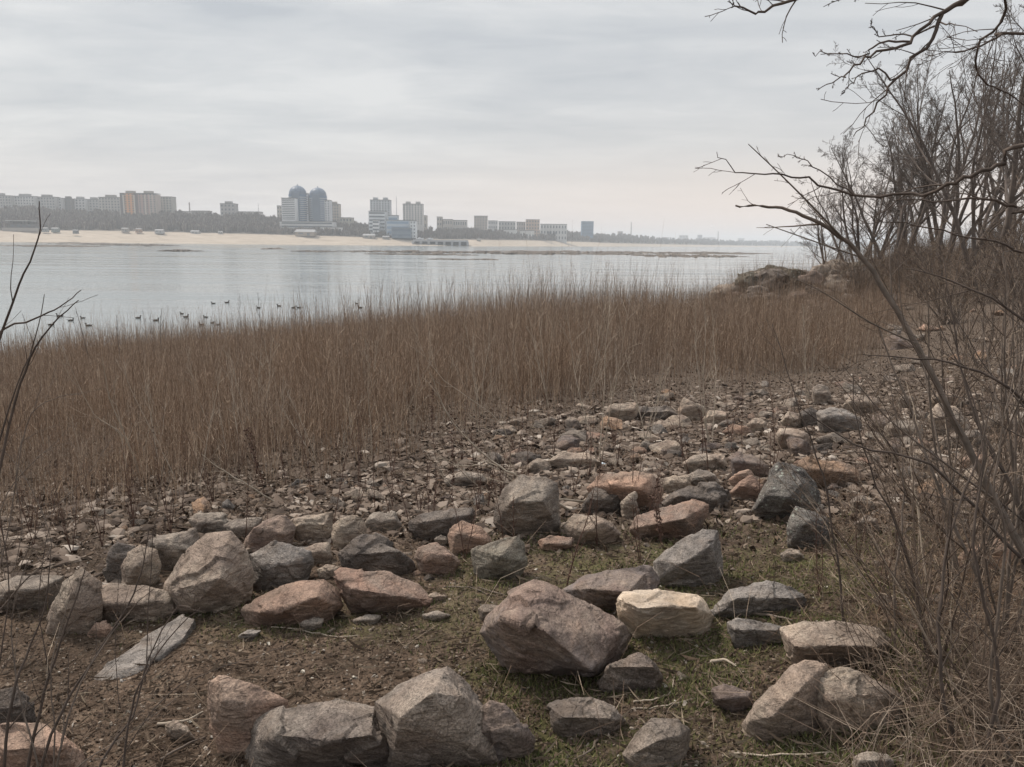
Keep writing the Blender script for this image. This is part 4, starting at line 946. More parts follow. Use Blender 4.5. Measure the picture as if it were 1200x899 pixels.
scatter(12, [(0,640),(120,600),(260,590),(170,632),(60,672),(0,674)], .08, .22, 'at the left behind the boulder row', 'stones at the far left', 3)
scatter(62, [(960,450),(1040,420),(1200,400),(1200,600),(1120,640),(1060,560),(1000,540),(960,500)], .12, .48, 'on the bank in the right, among bare stems', 'stones on the right bank', 4, 1.3)
scatter(24, [(1040,335),(1090,325),(1200,318),(1200,400),(1060,420),(1010,400)], .35, 1.1, 'on the upper right bank under the trees', 'stones under the trees', 5, 1.3)
scatter(11, [(540,690),(640,650),(760,640),(900,660),(1040,690),(1020,720),(880,760),(860,880),(640,890),(560,800)], .035, .085, 'on mossy soil between the foreground boulders', 'pebbles in the mossy foreground', 6)
scatter(9, [(60,760),(300,740),(560,720),(560,790),(420,800),(230,800),(230,890),(110,890),(50,830)], .035, .09, 'on brown soil at lower left', 'pebbles on the lower left soil', 7)
scatter(25, [(640,560),(1000,540),(1010,600),(900,600),(860,560),(740,552)], .08, .22, 'wedged among the centre right boulders', 'stones wedged among the centre right boulders', 9)
scatter(23, [(90,690),(160,640),(300,640),(500,650),(520,700),(280,700),(100,735)], .06, .16, 'wedged in the gaps of the left boulder row', 'stones wedged in the left boulder row', 10)
scatter(10, [(960,600),(1200,600),(1200,720),(1060,740),(960,680)], .06, .2, 'under the dense stems at right', 'stones under the dense stems', 8)
print('rocks', ROCKN[0])

# gravel, bark chips and leaves: uncountable
def icos():
    t = (1 + 5 ** .5) / 2
    V = np.array([(-1, t, 0), (1, t, 0), (-1, -t, 0), (1, -t, 0), (0, -1, t), (0, 1, t), (0, -1, -t), (0, 1, -t), (t, 0, -1), (t, 0, 1), (-t, 0, -1), (-t, 0, 1)]) / math.hypot(1, t)
    F = np.array([(0, 11, 5), (0, 5, 1), (0, 1, 7), (0, 7, 10), (0, 10, 11), (1, 5, 9), (5, 11, 4), (11, 10, 2), (10, 7, 6), (7, 1, 8), (3, 9, 4), (3, 4, 2), (3, 2, 6), (3, 6, 8), (3, 8, 9), (4, 9, 5), (2, 4, 11), (6, 2, 10), (8, 6, 7), (9, 8, 1)])
    return V, F
def world_scatter(n, x0, x1, y0, y1, r):
    """more points close to the camera, even in the picture"""
    t = r.random(n); y = y0 * (y1 / y0) ** t
    x = r.uniform(-.74, .86, n) * y
    return x, y
def in_front(x, y, z=None):
    z = h(x, y) if z is None else z
    px, py, d = proj(np.stack([x, y, z], 1)); return px, py
def gravel(name, label, n, smin, smax, zone, mat, seed, flat=(.35, .8), y0=2.0, y1=16, pw=2.2):
    r = np.random.default_rng(seed); x, y = world_scatter(n, 0, 0, y0, y1, r)
    px, py = in_front(x, y); keep = r.random(n) < zone(px, py); x, y = x[keep], y[keep]; n = len(x)
    V0, F0 = icos(); s = smin + (smax - smin) * r.random(n) ** pw
    sc = np.stack([s * r.uniform(.7, 1.3, n), s * r.uniform(.5, 1.0, n), s * r.uniform(*flat, n)], 1) * .5
    V = V0[None] * sc[:, None, :] * r.uniform(.5, 1.25, (n, 12, 1))
    a = r.uniform(0, 6.28, n); c, s_ = np.cos(a)[:, None], np.sin(a)[:, None]
    tx, ty = r.normal(0, .22, (2, n))
    X = V[..., 0] * c - V[..., 1] * s_; Y = V[..., 0] * s_ + V[..., 1] * c; Z = V[..., 2] + X * tx[:, None] + Y * ty[:, None]
    V = np.stack([X + x[:, None], Y + y[:, None], Z + (h(x, y) + sc[:, 2] * .35)[:, None]], -1).reshape(-1, 3)
    F = (F0[None] + 12 * np.arange(n)[:, None, None]).reshape(-1, 3)
    o = link_mesh(name, np_mesh(name, V, [F]), mat); tag(o, label, name.replace('_', ' '), kind='stuff'); return o
def smooth(v, a, b): return np.clip((v - a) / (b - a), 0, 1)
M_GRAVEL = island('gravel_mix', [(0, (0.06, 0.045, 0.036)), (0.4, (0.12, 0.09, 0.07)), (0.75, (0.19, 0.15, 0.12)), (0.93, (0.27, 0.22, 0.18)), (1, (0.40, 0.35, 0.30))])
def zone_strip(px, py):
    edge = np.interp(px, [0, 200, 400, 520, 650, 800, 950, 1050], [600, 585, 560, 520, 486, 462, 448, 430])
    low = np.interp(px, [0, 250, 600, 800, 960, 1200], [690, 620, 610, 575, 560, 620])
    return smooth(py, edge - 30, edge + 10) * (1 - smooth(py, low - 10, low + 45)) * np.interp(px, [0, 300, 450], [.32, .5, 1.0])
gravel('gravel', 'mixed brown and grey gravel and broken stone between the reeds and the boulders', 115000, .008, .16, zone_strip, M_GRAVEL, 21, (.12, .48), 4.0, 15, 6.0)
M_SOILBIT = island('soil_crumbs', [(0, (0.06, 0.044, 0.032)), (0.5, (0.10, 0.073, 0.053)), (0.88, (0.155, 0.118, 0.088)), (0.97, (0.26, 0.22, 0.18)), (1, (0.45, 0.41, 0.36))])
gravel('soil_crumbs', 'crumbs of soil and fine grit over the foreground', 60000, .004, .026, lambda px, py: smooth(py, 560, 640), M_SOILBIT, 22, (.4, .9), 1.9, 8, 2.5)

def leaves(name, label, n, smin, smax, zone, mat, seed, y0=1.9, y1=14, asp=(1.3, 3.2), tilt=.45, lift=.012):
    r = np.random.default_rng(seed); x, y = world_scatter(n, 0, 0, y0, y1, r)
    px, py = in_front(x, y); keep = r.random(n) < zone(px, py); x, y = x[keep], y[keep]; n = len(x)
    L = smin + (smax - smin) * r.random(n) ** 1.8; Wd = L / r.uniform(*asp, n)
    a = r.uniform(0, 6.28, n); t1, t2 = r.normal(0, tilt, (2, n)); cl = r.uniform(-.35, .35, n)
    U = np.stack([-L / 2, -L * .1, L / 2, L * .1], 1); W_ = np.stack([0 * L, -Wd / 2, 0 * L, Wd / 2], 1)
    Z = U * t1[:, None] + W_ * t2[:, None] + np.abs(U) * cl[:, None]
    c, s_ = np.cos(a)[:, None], np.sin(a)[:, None]
    V = np.stack([U * c - W_ * s_ + x[:, None], U * s_ + W_ * c + y[:, None], Z + (h(x, y) + lift * r.uniform(.3, 1.3, n))[:, None]], -1).reshape(-1, 3)
    F = np.arange(4 * n).reshape(-1, 4); F = np.concatenate([F[:, [0, 1, 2]], F[:, [0, 2, 3]]])
    o = link_mesh(name, np_mesh(name, V, [F]), mat); tag(o, label, name.replace('_', ' '), kind='stuff')
M_LEAF = island('dead_leaf', [(0, (0.055, 0.039, 0.03)), (0.5, (0.092, 0.064, 0.046)), (0.85, (0.14, 0.10, 0.073)), (0.975, (0.22, 0.17, 0.13)), (1, (0.38, 0.33, 0.28))])
M_STRAW = island('dry_straw', [(0, (0.09, 0.066, 0.048)), (0.6, (0.17, 0.125, 0.09)), (1, (0.30, 0.245, 0.18))])
leaves('leaf_litter', 'dead leaves and bark flakes lying on the soil', 70000, .006, .026, lambda px, py: smooth(py, 540, 640), M_LEAF, 31, tilt=.7, asp=(1.2, 2.4), lift=.006)
leaves('leaf_drift', 'brown dead leaves caught among the gravel and at the reed foot', 120000, .015, .065, lambda px, py: 1 - smooth(py, 590, 660), M_LEAF, 33, y0=4, y1=20, tilt=.7)
leaves('bark_slivers', 'short dry twig slivers and straws strewn on the ground', 26000, .02, .13, lambda px, py: .35 + .65 * smooth(py, 480, 600), M_STRAW, 32, asp=(18, 45), tilt=.2, lift=.016)
# short green grass in tufts, where the moss is
def grass():
    r = np.random.default_rng(41); n = 230000
    x, y = world_scatter(n, 0, 0, 2.0, 7.0, r); px, py = in_front(x, y)
    cl = np.array([mnoise.noise(Vector((a * 2.1, b * 2.1, 3))) for a, b in zip(x, y)])
    keep = r.random(n) < moss_w(px, py) * np.clip(cl * 3 + .7, 0.08, 1); x, y = x[keep], y[keep]; n = len(x)
    H_ = r.uniform(.008, .034, n); a = r.uniform(0, 6.28, n); w = r.uniform(.0012, .003, n); lean = r.uniform(.2, 1.3, (n, 1)) * H_[:, None]
    d = np.stack([np.cos(a), np.sin(a)], 1); B = np.stack([x, y], 1); z = h(x, y)
    pz = lambda q, zz: np.concatenate([q, zz[:, None]], 1)
    pr = np.stack([-d[:, 1], d[:, 0]], 1) * w[:, None]
    V = np.stack([pz(B - pr, z), pz(B + pr, z), pz(B + d * lean, z + H_)], 1).reshape(-1, 3)
    m = island('short_grass', [(0, (0.045, 0.055, 0.018)), (0.5, (0.085, 0.098, 0.034)), (0.8, (0.13, 0.13, 0.05)), (1, (0.22, 0.18, 0.10))])
    tag(link_mesh('grass', np_mesh('grass', V, [np.arange(3 * n).reshape(-1, 3)]), m), 'short green grass and moss between the foreground boulders', 'grass', kind='stuff')
grass()
# ================================================================== REED-LIKE DRY SHOOTS (uncountable)
REED_EDGE = [(-60, 625), (60, 598), (200, 575), (300, 566), (400, 548), (470, 530), (520, 508), (600, 492), (680, 476), (760, 462), (850, 452), (950, 440), (1010, 428), (1060, 400)]
def reeds():
    r = np.random.default_rng(51)
    n = 150000
    t = r.random(n); y = 4.5 * (62 / 4.5) ** (t ** .68); x = r.uniform(-1, 1, n) * y * .72 + r.normal(0, .05, n)
    s = shore_s(x, y); px, py = in_front(x, y)
    e = np.interp(px, [a for a, b in REED_EDGE], [b for a, b in REED_EDGE])
    cl = np.sin(x * 1.1 + 2 * np.sin(y * .7)) * np.sin(y * 1.3 + np.sin(x * .9)) 
    fade = smooth(e - py, np.interp(px, [0, 400, 800], [-44, -34, -14]), np.interp(px, [0, 500, 900], [86, 70, 38]) + 46 * cl)
    lim = np.interp(py, [320, 350, 430], [1120, 1060, 985]); right = 1 - smooth(px, lim, lim + 60)
    keep = (r.random(n) < np.clip(fade, 0, 1) ** 1.5 * right * np.where(np.hypot((x - 18) / 5.5, (y - 50) / 4.5) < 1, .45, 1)) & (s > 0.3) & (px > -260)
    x, y, cl = x[keep], y[keep], cl[keep]; n = len(x); s = s[keep]; px = px[keep]
    z = h(x, y)
    sparse = r.random(n)
    base = np.interp(s, [0, 6, 14, 24, 32], [1.15, 1.35, 1.40, 1.15, .75])
    base = base * (1 + .12 * np.sin(x * .35 + 1) + .10 * cl) * np.interp(px, [0, 250, 450, 650, 800, 1000], [.78, .95, 1.28, 1.42, 1.50, 1.30])
    H_ = base * (.36 + .64 * r.random(n) ** 1.35) * np.where(sparse < .2, 1.3, 1) * np.where(sparse < .07, 1.25, 1) * np.where(sparse > .988, 1.9, 1)
    H_ = H_ * (.45 + .55 * fade[keep])
    lean = r.normal(0, .11, (n, 2)) * H_[:, None]; bend = r.normal(0, .05, (n, 2)) * H_[:, None]
    q = np.array([0, .5, 1.0])
    P = np.stack([x[:, None] + lean[:, :1] * q + bend[:, :1] * q ** 2, y[:, None] + lean[:, 1:] * q + bend[:, 1:] * q ** 2, z[:, None] - .02 + H_[:, None] * q], -1)
    rad = r.uniform(.0018, .0036, n) * np.interp(y, [5, 20, 60], [.8, 1.15, 1.6])
    acc = Acc(); acc.tubes(P, rad[:, None] * np.array([1.1, .8, .3]), 3)
    # side shoots
    k = 6; m = n * k; idx = np.repeat(np.arange(n), k); tt = r.uniform(.22, .93, m)
    i0 = (tt >= .5).astype(int); fr = (tt - .5 * i0) * 2
    B = P[idx, i0] * (1 - fr[:, None]) + P[idx, i0 + 1] * fr[:, None]
    L = H_[idx] * r.uniform(.10, .36, m) * (1.15 - tt); a = r.uniform(0, 6.28, m); up = r.uniform(.55, .95, m); ho = np.sqrt(1 - up ** 2)
    E = B + np.stack([np.cos(a) * ho * L, np.sin(a) * ho * L, up * L], 1)
    w = (rad[idx] * .75)[:, None]; side = np.stack([-np.sin(a), np.cos(a), 0 * a], 1) * w
    V = np.stack([B - side, B + side, E], 1).reshape(-1, 3); acc.add(V, np.arange(3 * m).reshape(-1, 3))
    o = acc.build('dry_reeds', M_REED); tag(o, 'dense brown dry thicket of thin leafless shoots along the shore', 'reeds', kind='stuff')
    # seed heads and curled leaves catching light in the front of the belt
    r = np.random.default_rng(52); f = np.where((y < 16))[0]; f = r.choice(f, min(len(f), 14000)); m = len(f); tt = r.uniform(.1, .7, m)
    B = P[f, 0] * (1 - tt[:, None]) + P[f, 2] * tt[:, None] + r.normal(0, .02, (m, 3)); sz = r.uniform(.005, .014, m)[:, None]
    d1 = r.normal(size=(m, 3)); d1 /= np.linalg.norm(d1, axis=1, keepdims=True); d2 = r.normal(size=(m, 3)); d2 /= np.linalg.norm(d2, axis=1, keepdims=True)
    V = np.stack([B, B + d1 * sz, B + d2 * sz], 1).reshape(-1, 3)
    mm = island('dry_leaf_bits', [(0, (0.10, 0.065, 0.045)), (0.75, (0.2, 0.14, 0.10)), (1, (0.42, 0.34, 0.27))])
    tag(link_mesh('curled_leaves', np_mesh('curled_leaves', V, [np.arange(3 * m).reshape(-1, 3)]), mm), 'tiny pale curled leaves hanging in the front of the reed belt', 'leaves', kind='stuff')
reeds()

# ================================================================== BARE WOODY PLANTS
def unit(v): return v / (np.linalg.norm(v, axis=-1, keepdims=True) + 1e-9)
def child(P, R, r, k, t0, t1, ang, lenf, n, up=.05, wob=.12, rf=.6, flat=None, droop=0):
    m, q, _ = P.shape
    L0 = np.linalg.norm(np.diff(P, axis=1), axis=2).sum(1)
    idx = np.repeat(np.arange(m), k); M_ = m * k
    t = np.clip((np.tile(np.arange(k), m) + r.random(M_)) / k * (t1 - t0) + t0, 0, .985); f = t * (q - 1); i = f.astype(int); fr = (f - i)[:, None]
    B = P[idx, i] * (1 - fr) + P[idx, i + 1] * fr; Tn = unit(P[idx, i + 1] - P[idx, i])
    rnd = r.normal(size=(M_, 3)); S_ = unit(np.cross(Tn, rnd)); A = np.radians(ang) * r.uniform(.7, 1.25, M_)[:, None]
    D = Tn * np.cos(A) + S_ * np.sin(A)
    L = L0[idx] * lenf * r.uniform(.55, 1.15, M_) * (1.12 - .75 * t)
    pts = [B]; 
    for j in range(n - 1):
        D = unit(D + np.array([0, 0, up - droop * j / n]) + r.normal(0, wob, (M_, 3))); pts.append(pts[-1] + D * (L / (n - 1))[:, None])
    Rb = (R[idx, i] * (1 - fr[:, 0]) + R[idx, i + 1] * fr[:, 0]) * rf * r.uniform(.7, 1.05, M_)
    return np.stack(pts, 1), Rb[:, None] * np.linspace(1, .22, n)[None]
def stem(base, d, L, r0, r, n=10, up=.04, wob=.06, tip=.25):
    D = unit(np.array(d, float)); p = [np.array(base, float)]
    for j in range(n - 1):
        D = unit(D + [0, 0, up] + r.normal(0, wob, 3)); p.append(p[-1] + D * L / (n - 1))
    return np.array(p)[None], (r0 * np.linspace(1, tip, n))[None]
def line(pts, r0, r1, per=4, jit=0.0, r=None):
    """smooth path through 3D points"""
    P = np.array(pts, float); n = len(P); out = []
    for i in range(n - 1):
        p0 = P[max(i - 1, 0)]; p1 = P[i]; p2 = P[i + 1]; p3 = P[min(i + 2, n - 1)]
        for k in range(per):
            t = k / per; out.append(.5 * (2 * p1 + (p2 - p0) * t + (2 * p0 - 5 * p1 + 4 * p2 - p3) * t * t + (3 * p1 - p0 - 3 * p2 + p3) * t ** 3))
    out.append(P[-1]); out = np.array(out)
    if jit and r is not None: out[1:-1] += r.normal(0, jit, out[1:-1].shape)
    return out[None], np.linspace(r0, r1, len(out))[None]

# ---- trees on the right bank
TREES = []
def make_tree(seed, H_, r0, nt=1, spread=.25, dens=1.0, minr=.006):
    r = np.random.default_rng(seed); TP, TR = [], []
    for k in range(nt):
        a = r.uniform(0, 6.28); ln = spread * (0.4 if nt == 1 else 1)
        P, R = stem((.15 * k * math.cos(a), .15 * k * math.sin(a), -.15), (math.cos(a) * ln, math.sin(a) * ln, 1), H_ * r.uniform(.82, 1), r0 * r.uniform(.7, 1), r, 14, .05, .075, .12)
        TP.append(P); TR.append(R)
    P0, R0 = np.concatenate(TP), np.concatenate(TR)
    P1, R1 = child(P0, R0, r, int(13 / nt ** .5 * dens), .22, .97, 42, .50, 9, .07, .11, .62)
    P2, R2 = child(P1, R1, r, int(8 * dens), .18, .98, 42, .48, 7, .05, .13, .6)
    P3, R3 = child(P2, R2, r, int(7 * dens), .12, .98, 42, .52, 5, .03, .15, .6)
    P4, R4 = child(P3, R3, r, 6, .1, .98, 38, .55, 3, .03, .15, .65)
    tr = Acc(); tr.tubes(P0, R0, 8)
    cr = Acc(); cr.tubes(P1, R1, 6); cr.tubes(P2, np.maximum(R2, minr), 4); cr.tubes(P3, np.maximum(R3, minr * .8), 3); cr.tubes(P4, np.maximum(R4, minr * .55), 3)
    return tr.mesh('trunk', True), cr.mesh('crown')
PR_T = [make_tree(61, 11, .17), make_tree(62, 9.5, .13, 2, .3), make_tree(63, 11, .16, 3, .28), make_tree(64, 8, .10, 2, .35), make_tree(65, 13, .15, 2, .22), make_tree(66, 9.5, .12, 4, .42, 1.15, .005)]
for a, b in PR_T: a.materials.append(M_BARKF); b.materials.append(M_BARKF)
def tree(px, Y, proto, sc, rz, label, lean=0.0, grp='bare trees on the right bank', name='bare_tree'):
    hor = 278 + .0111 * px; p = at(px, hor, Y); p[2] = float(h(p[0], p[1]))
    e = empty(name, p, rz); e.rotation_euler = (0, lean, rz) if not lean else (0, lean, 0); e.scale = (sc,) * 3; tag(e, label, 'tree', grp)
    for nm, me in zip(('trunk', 'crown'), PR_T[proto]): o = link_mesh(nm, me, parent=e)
    return e
tree(1003, 47, 5, .86, .3, 'small bare tree standing leftmost on the right bank behind the rocky point')
tree(1045, 44, 5, .98, 1.2, 'bare tree with several dark stems, second from the water on the right bank')
tree(1064, 47, 0, .92, 2.2, 'single-stemmed bare tree just right of the dark multi-stemmed one')
tree(1090, 42, 0, 1.02, 4.0, 'tall bare tree with slender straight stem on the right bank')
tree(1106, 40, 2, .98, 5.1, 'bare tree with fanning stems right of the slender straight one')
tree(1128, 36, 1, 1.12, .8, 'two-stemmed bare tree in the middle of the right bank grove')
tree(1152, 33, 4, .92, 2.9, 'thick dark tree standing tall near the right edge')
tree(1172, 30, 0, 1.0, 1.7, 'bare tree second from the right edge, crown leaving the frame top')
tree(1205, 26, 4, .86, 4.4, 'nearest bare tree of the grove, trunk on the right edge')
tree(1150, 48, 2, 1.0, .2, 'rear bare tree seen between the trunks near the right edge')
tree(1185, 44, 1, 1.25, 3.3, 'rear two-stemmed bare tree behind the right edge trees')
tree(1078, 55, 3, 1.15, 2.5, 'low rear tree showing through the grove above the stones')
tree(1026, 54, 5, .9, 5.5, 'low bushy rear tree left of centre in the grove')
tree(972, 53, 5, .78, 2.0, 'fine-twigged tree farthest left in the grove, crown thin against the sky')
tree(1016, 50, 5, .95, 4.1, 'spreading tree with fine twigs just behind the leftmost tree')
tree(1062, 50, 5, 1.15, 1.9, 'tall fine-twigged tree rising behind the tall slender stem')
tree(1112, 45, 5, 1.2, 3.6, 'fine-twigged tree filling the sky right of the tall slender stem')
tree(985, 48, 3, .42, 1.0, 'small leaning sapling on the rocky point')
# brush between the trunks
def make_brush(seed, nst, H_, r0, ang=.5, k1=6, k2=4, minr=.002, k3=0):
    r = np.random.default_rng(seed); A = [], []
    for k in range(nst):
        a = r.uniform(0, 6.28); ln = ang * r.uniform(.2, 1.3); b = r.uniform(0, .02, 2) * H_
        P, R = stem((b[0] * math.cos(a), b[0] * math.sin(a), -.05), (math.cos(a) * ln, math.sin(a) * ln, 1), H_ * r.uniform(.5, 1), r0 * r.uniform(.5, 1), r, 9, .0, .075, .25)
        A[0].append(P); A[1].append(R)
    P0, R0 = np.concatenate(A[0]), np.concatenate(A[1])
    P1, R1 = child(P0, R0, r, k1, .2, .95, 38, .42, 6, .02, .12, .6)
    P2, R2 = child(P1, R1, r, k2, .15, .95, 40, .5, 4, .02, .14, .65)
    s = Acc(); s.tubes(P0, R0, 5); t = Acc(); t.tubes(P1, np.maximum(R1, minr), 4); t.tubes(P2, np.maximum(R2, minr * .8), 3)
    if k3:
        P3, R3 = child(P2, R2, r, k3, .15, .95, 40, .55, 3, .0, .14, .65); t.tubes(P3, np.maximum(R3, minr * .7), 3)
    if H_ < 1.5:
        t.V = s.V + [v for v in t.V]; m = Acc(); m.tubes(P0, R0, 5); m.tubes(P1, np.maximum(R1, minr), 4); m.tubes(P2, np.maximum(R2, minr * .8), 3)
        if k3: m.tubes(P3, np.maximum(R3, minr * .7), 3)
        return m.mesh('stems', True), None
    return s.mesh('stems', True), t.mesh('twigs')
PR_B = [make_brush(71, 16, 3.2, .02, .6, 6, 5, .005, 2), make_brush(72, 20, 2.6, .018, .8, 6, 5, .005, 2), make_brush(73, 14, 3.8, .022, .5, 7, 5, .005, 2)]
for a, b in PR_B: a.materials.append(M_BARKF); b.materials.append(M_TWIG)
rb = np.random.default_rng(75)
for i in range(34):
    px = rb.uniform(1010, 1260); Y = rb.uniform(20, 50) if px > 1080 else rb.uniform(38, 52)
    p = at(px, 278 + .0111 * px, Y); p[2] = float(h(p[0], p[1])); s = rb.uniform(.7, 1.15)
    e = empty('bare_bush', p, rb.uniform(0, 6.28)); e.scale = (s, s, s)
    tag(e, 'bare brown bush in the undergrowth beneath the right bank trees', 'bush', 'undergrowth bushes beneath the right bank trees')
    for nm, me in zip(('stems', 'twigs'), PR_B[i % 3]): link_mesh(nm, me, parent=e)

# ---- near thicket on the right: bare shrubs
PR_N = [make_brush(81, 9, 1.9, .010, .55, 5, 4, .0011, 2), make_brush(82, 8, 2.3, .012, .45, 5, 4, .0011, 2), make_brush(83, 12, 1.3, .007, .8, 5, 4, .001, 2), make_brush(84, 14, .9, .005, 1.0, 4, 4, .0009, 2)]
for a, b in PR_N:
    a.materials.append(M_SHRUB if b else M_TWIG)
    if b: b.materials.append(M_TWIG)
NB = [(1130, 700, 0, 1.0, 'grey-brown'), (1180, 760, 1, .9, 'grey-brown'), (1100, 780, 2, .9, 'low'), (1190, 640, 1, 1.1, 'x'), (1150, 600, 0, 1.1, 'x'), (1110, 640, 2, 1.2, 'x'), (1060, 690, 3, 1.0, 'x'),
      (1160, 850, 2, .8, 'x'), (1200, 560, 1, 1.15, 'x'), (1120, 560, 2, 1.4, 'x'), (1080, 600, 3, 1.3, 'x'), (1170, 500, 0, 1.5, 'x'), (1200, 450, 1, 1.6, 'x'), (1110, 480, 2, 1.7, 'x'), (1040, 640, 3, .9, 'x'),
      (1060, 540, 3, 1.5, 'x'), (1150, 430, 0, 1.6, 'x'), (1200, 400, 1, 1.8, 'x'), (1080, 740, 3, .9, 'x'), (1215, 700, 0, 1.0, 'x'), (1225, 620, 1, 1.0, 'x'), (1130, 400, 2, 2.0, 'x'), (1180, 370, 0, 2.0, 'x'), (1080, 400, 2, 1.5, 'x'),
      (1020, 560, 3, 1.0, 'x'), (1075, 850, 3, .8, 'x'), (1120, 830, 3, .9, 'x'), (1230, 500, 1, 1.4, 'x')]
rb = np.random.default_rng(85)
for i, (px, py, q, s, _) in enumerate(NB):
    if i in (4, 8, 9, 11, 14, 20, 24, 27): continue
    g_ = ground_at(px, py); e = empty('bare_shrub', g_, rb.uniform(0, 6.28)); s *= rb.uniform(.85, 1.1); e.scale = (s, s, s)
    far = py < 520
    tag(e, 'bare grey-brown shrub of thin stems %s' % ('farther up the right bank behind the front thicket' if far else 'in the dense thicket filling the lower right'), 'shrub',
        'rear shrubs up the right bank' if far else 'shrubs of the lower right thicket')
    for nm, me in zip(('stems', 'twigs'), PR_N[q]):
        if me: link_mesh(nm, me, parent=e)
def dry_grass():
    r = np.random.default_rng(87); n = 19000; x, y = world_scatter(n, 0, 0, 2.0, 9, r); px, py = in_front(x, y)
    w = smooth(px, 930, 1120) * smooth(py, 520, 640) + .02 * smooth(py, 560, 640)
    keep = r.random(n) < w; x, y = x[keep], y[keep]; n = len(x); H_ = r.uniform(.05, .32, n); z = h(x, y)
    a = r.uniform(0, 6.28, n); ln = r.uniform(.2, 1.6, n) * H_
    q = np.array([0, .55, 1.0]); P = np.stack([x[:, None] + np.cos(a)[:, None] * ln[:, None] * q ** 2, y[:, None] + np.sin(a)[:, None] * ln[:, None] * q ** 2, z[:, None] + H_[:, None] * (q * 1.4 - .6 * q ** 2)], -1)
    acc = Acc(); acc.tubes(P, np.full((n, 1), .0011) * np.array([1, .8, .3]), 3)
    tag(acc.build('dry_grass', M_REED), 'dry straw-coloured grass tangled under the right thicket', 'dry grass', kind='stuff')
dry_grass()

def woody(name, label, cat, mat, paths, twig_mat=None, seed=1, k=0, lenf=.35, ang=38, k2=0, grp=None, wob=.1, up=.0, minr=.0009, t0=.2, root=None, droop=0):
    """a plant given by its main stems (3D paths); side twigs are grown on them"""
    r = np.random.default_rng(seed); stems = []; t = Acc(); has = False
    base = np.array(root if root is not None else paths[0][0][0, 0])
    for P, R in paths:
        P = P - base; s = Acc(); s.tubes(P, R, 7); stems.append(s)
        if k:
            P1, R1 = child(P, R, r, k, t0, .95, ang, lenf, 6, up, wob, .55, droop=droop); s.tubes(P1, np.maximum(R1, minr), 4)
            if k2:
                P2, R2 = child(P1, R1, r, k2, .15, .95, ang, .5, 4, up, wob, .6); s.tubes(P2, np.maximum(R2, minr * .8), 3)
    e = empty(name, base); tag(e, label, cat, grp)
    for s in stems: s.build('stem', mat, e, smooth=True)
    if has: t.build('twigs', twig_mat or mat, e)
    return e
def pl(pts, r0, r1, seed=None, jit=0.0):
    """pts: (photo x, photo y, depth Y)"""
    return line([at(a, b, c) for a, b, c in pts], r0, r1, 4, jit, np.random.default_rng(seed or 1))
# the long pale stem leaning across the right side, with its side branches
gA = ground_at(1240, 760)
woody('leaning_sapling', 'long pale grey stem leaning up-left across the right side, forking at its tip', 'sapling', M_SHRUB,
      [line([gA, at(1205, 660, 2.75), at(1165, 585, 2.8), at(1130, 515, 2.85), at(1085, 425, 2.9), at(1040, 345, 2.95), at(1005, 295, 3.0), at(960, 262, 3.0), at(925, 246, 3.0), at(893, 242, 3.0), at(862, 241, 3.0)], .016, .0035, 4, .002, np.random.default_rng(3)),
       pl([(990, 282, 3.0), (950, 240, 2.98), (915, 205, 2.95), (877, 169, 2.9)], .0045, .0015), pl([(1010, 302, 3.0), (960, 285, 2.98), (898, 263, 2.95)], .0035, .0015),
       pl([(1072, 402, 2.9), (1020, 378, 2.85), (960, 340, 2.8), (915, 320, 2.78)], .0035, .001), pl([(1130, 515, 2.85), (1090, 440, 2.75), (1060, 380, 2.7), (1052, 300, 2.7)], .004, .001),
       pl([(1165, 585, 2.8), (1110, 545, 2.7), (1040, 490, 2.65), (985, 425, 2.6)], .005, .001)], M_SHRUB, 91, 5, .2, 35, 2, minr=.0008)
gB = ground_at(1260, 800)
woody('dark_shrub', 'dark crossing stems rising from the right edge behind the pale leaning stem', 'shrub', M_BARK,
      [line([gB, at(1225, 700, 2.6), at(1160, 615, 2.6), at(1090, 545, 2.6), at(1000, 520, 2.6), at(930, 470, 2.65)], .009, .0015, 4, .003, np.random.default_rng(4)),
       line([gB, at(1215, 640, 2.9), at(1180, 560, 3.0), at(1140, 480, 3.1), at(1120, 390, 3.2), at(1105, 300, 3.3)], .010, .002, 4, .003, np.random.default_rng(5)),
       line([gB, at(1235, 560, 2.5), at(1200, 470, 2.5), at(1130, 430, 2.5), at(1060, 420, 2.5), at(1010, 415, 2.5)], .008, .001, 4, .003, np.random.default_rng(6)),
       line([gB, at(1245, 480, 2.8), at(1205, 380, 2.8), at(1120, 330, 2.9), at(1060, 315, 3.0)], .009, .0015, 4, .003, np.random.default_rng(7))], M_TWIG, 92, 9, .3, 40, 4, minr=.0008)
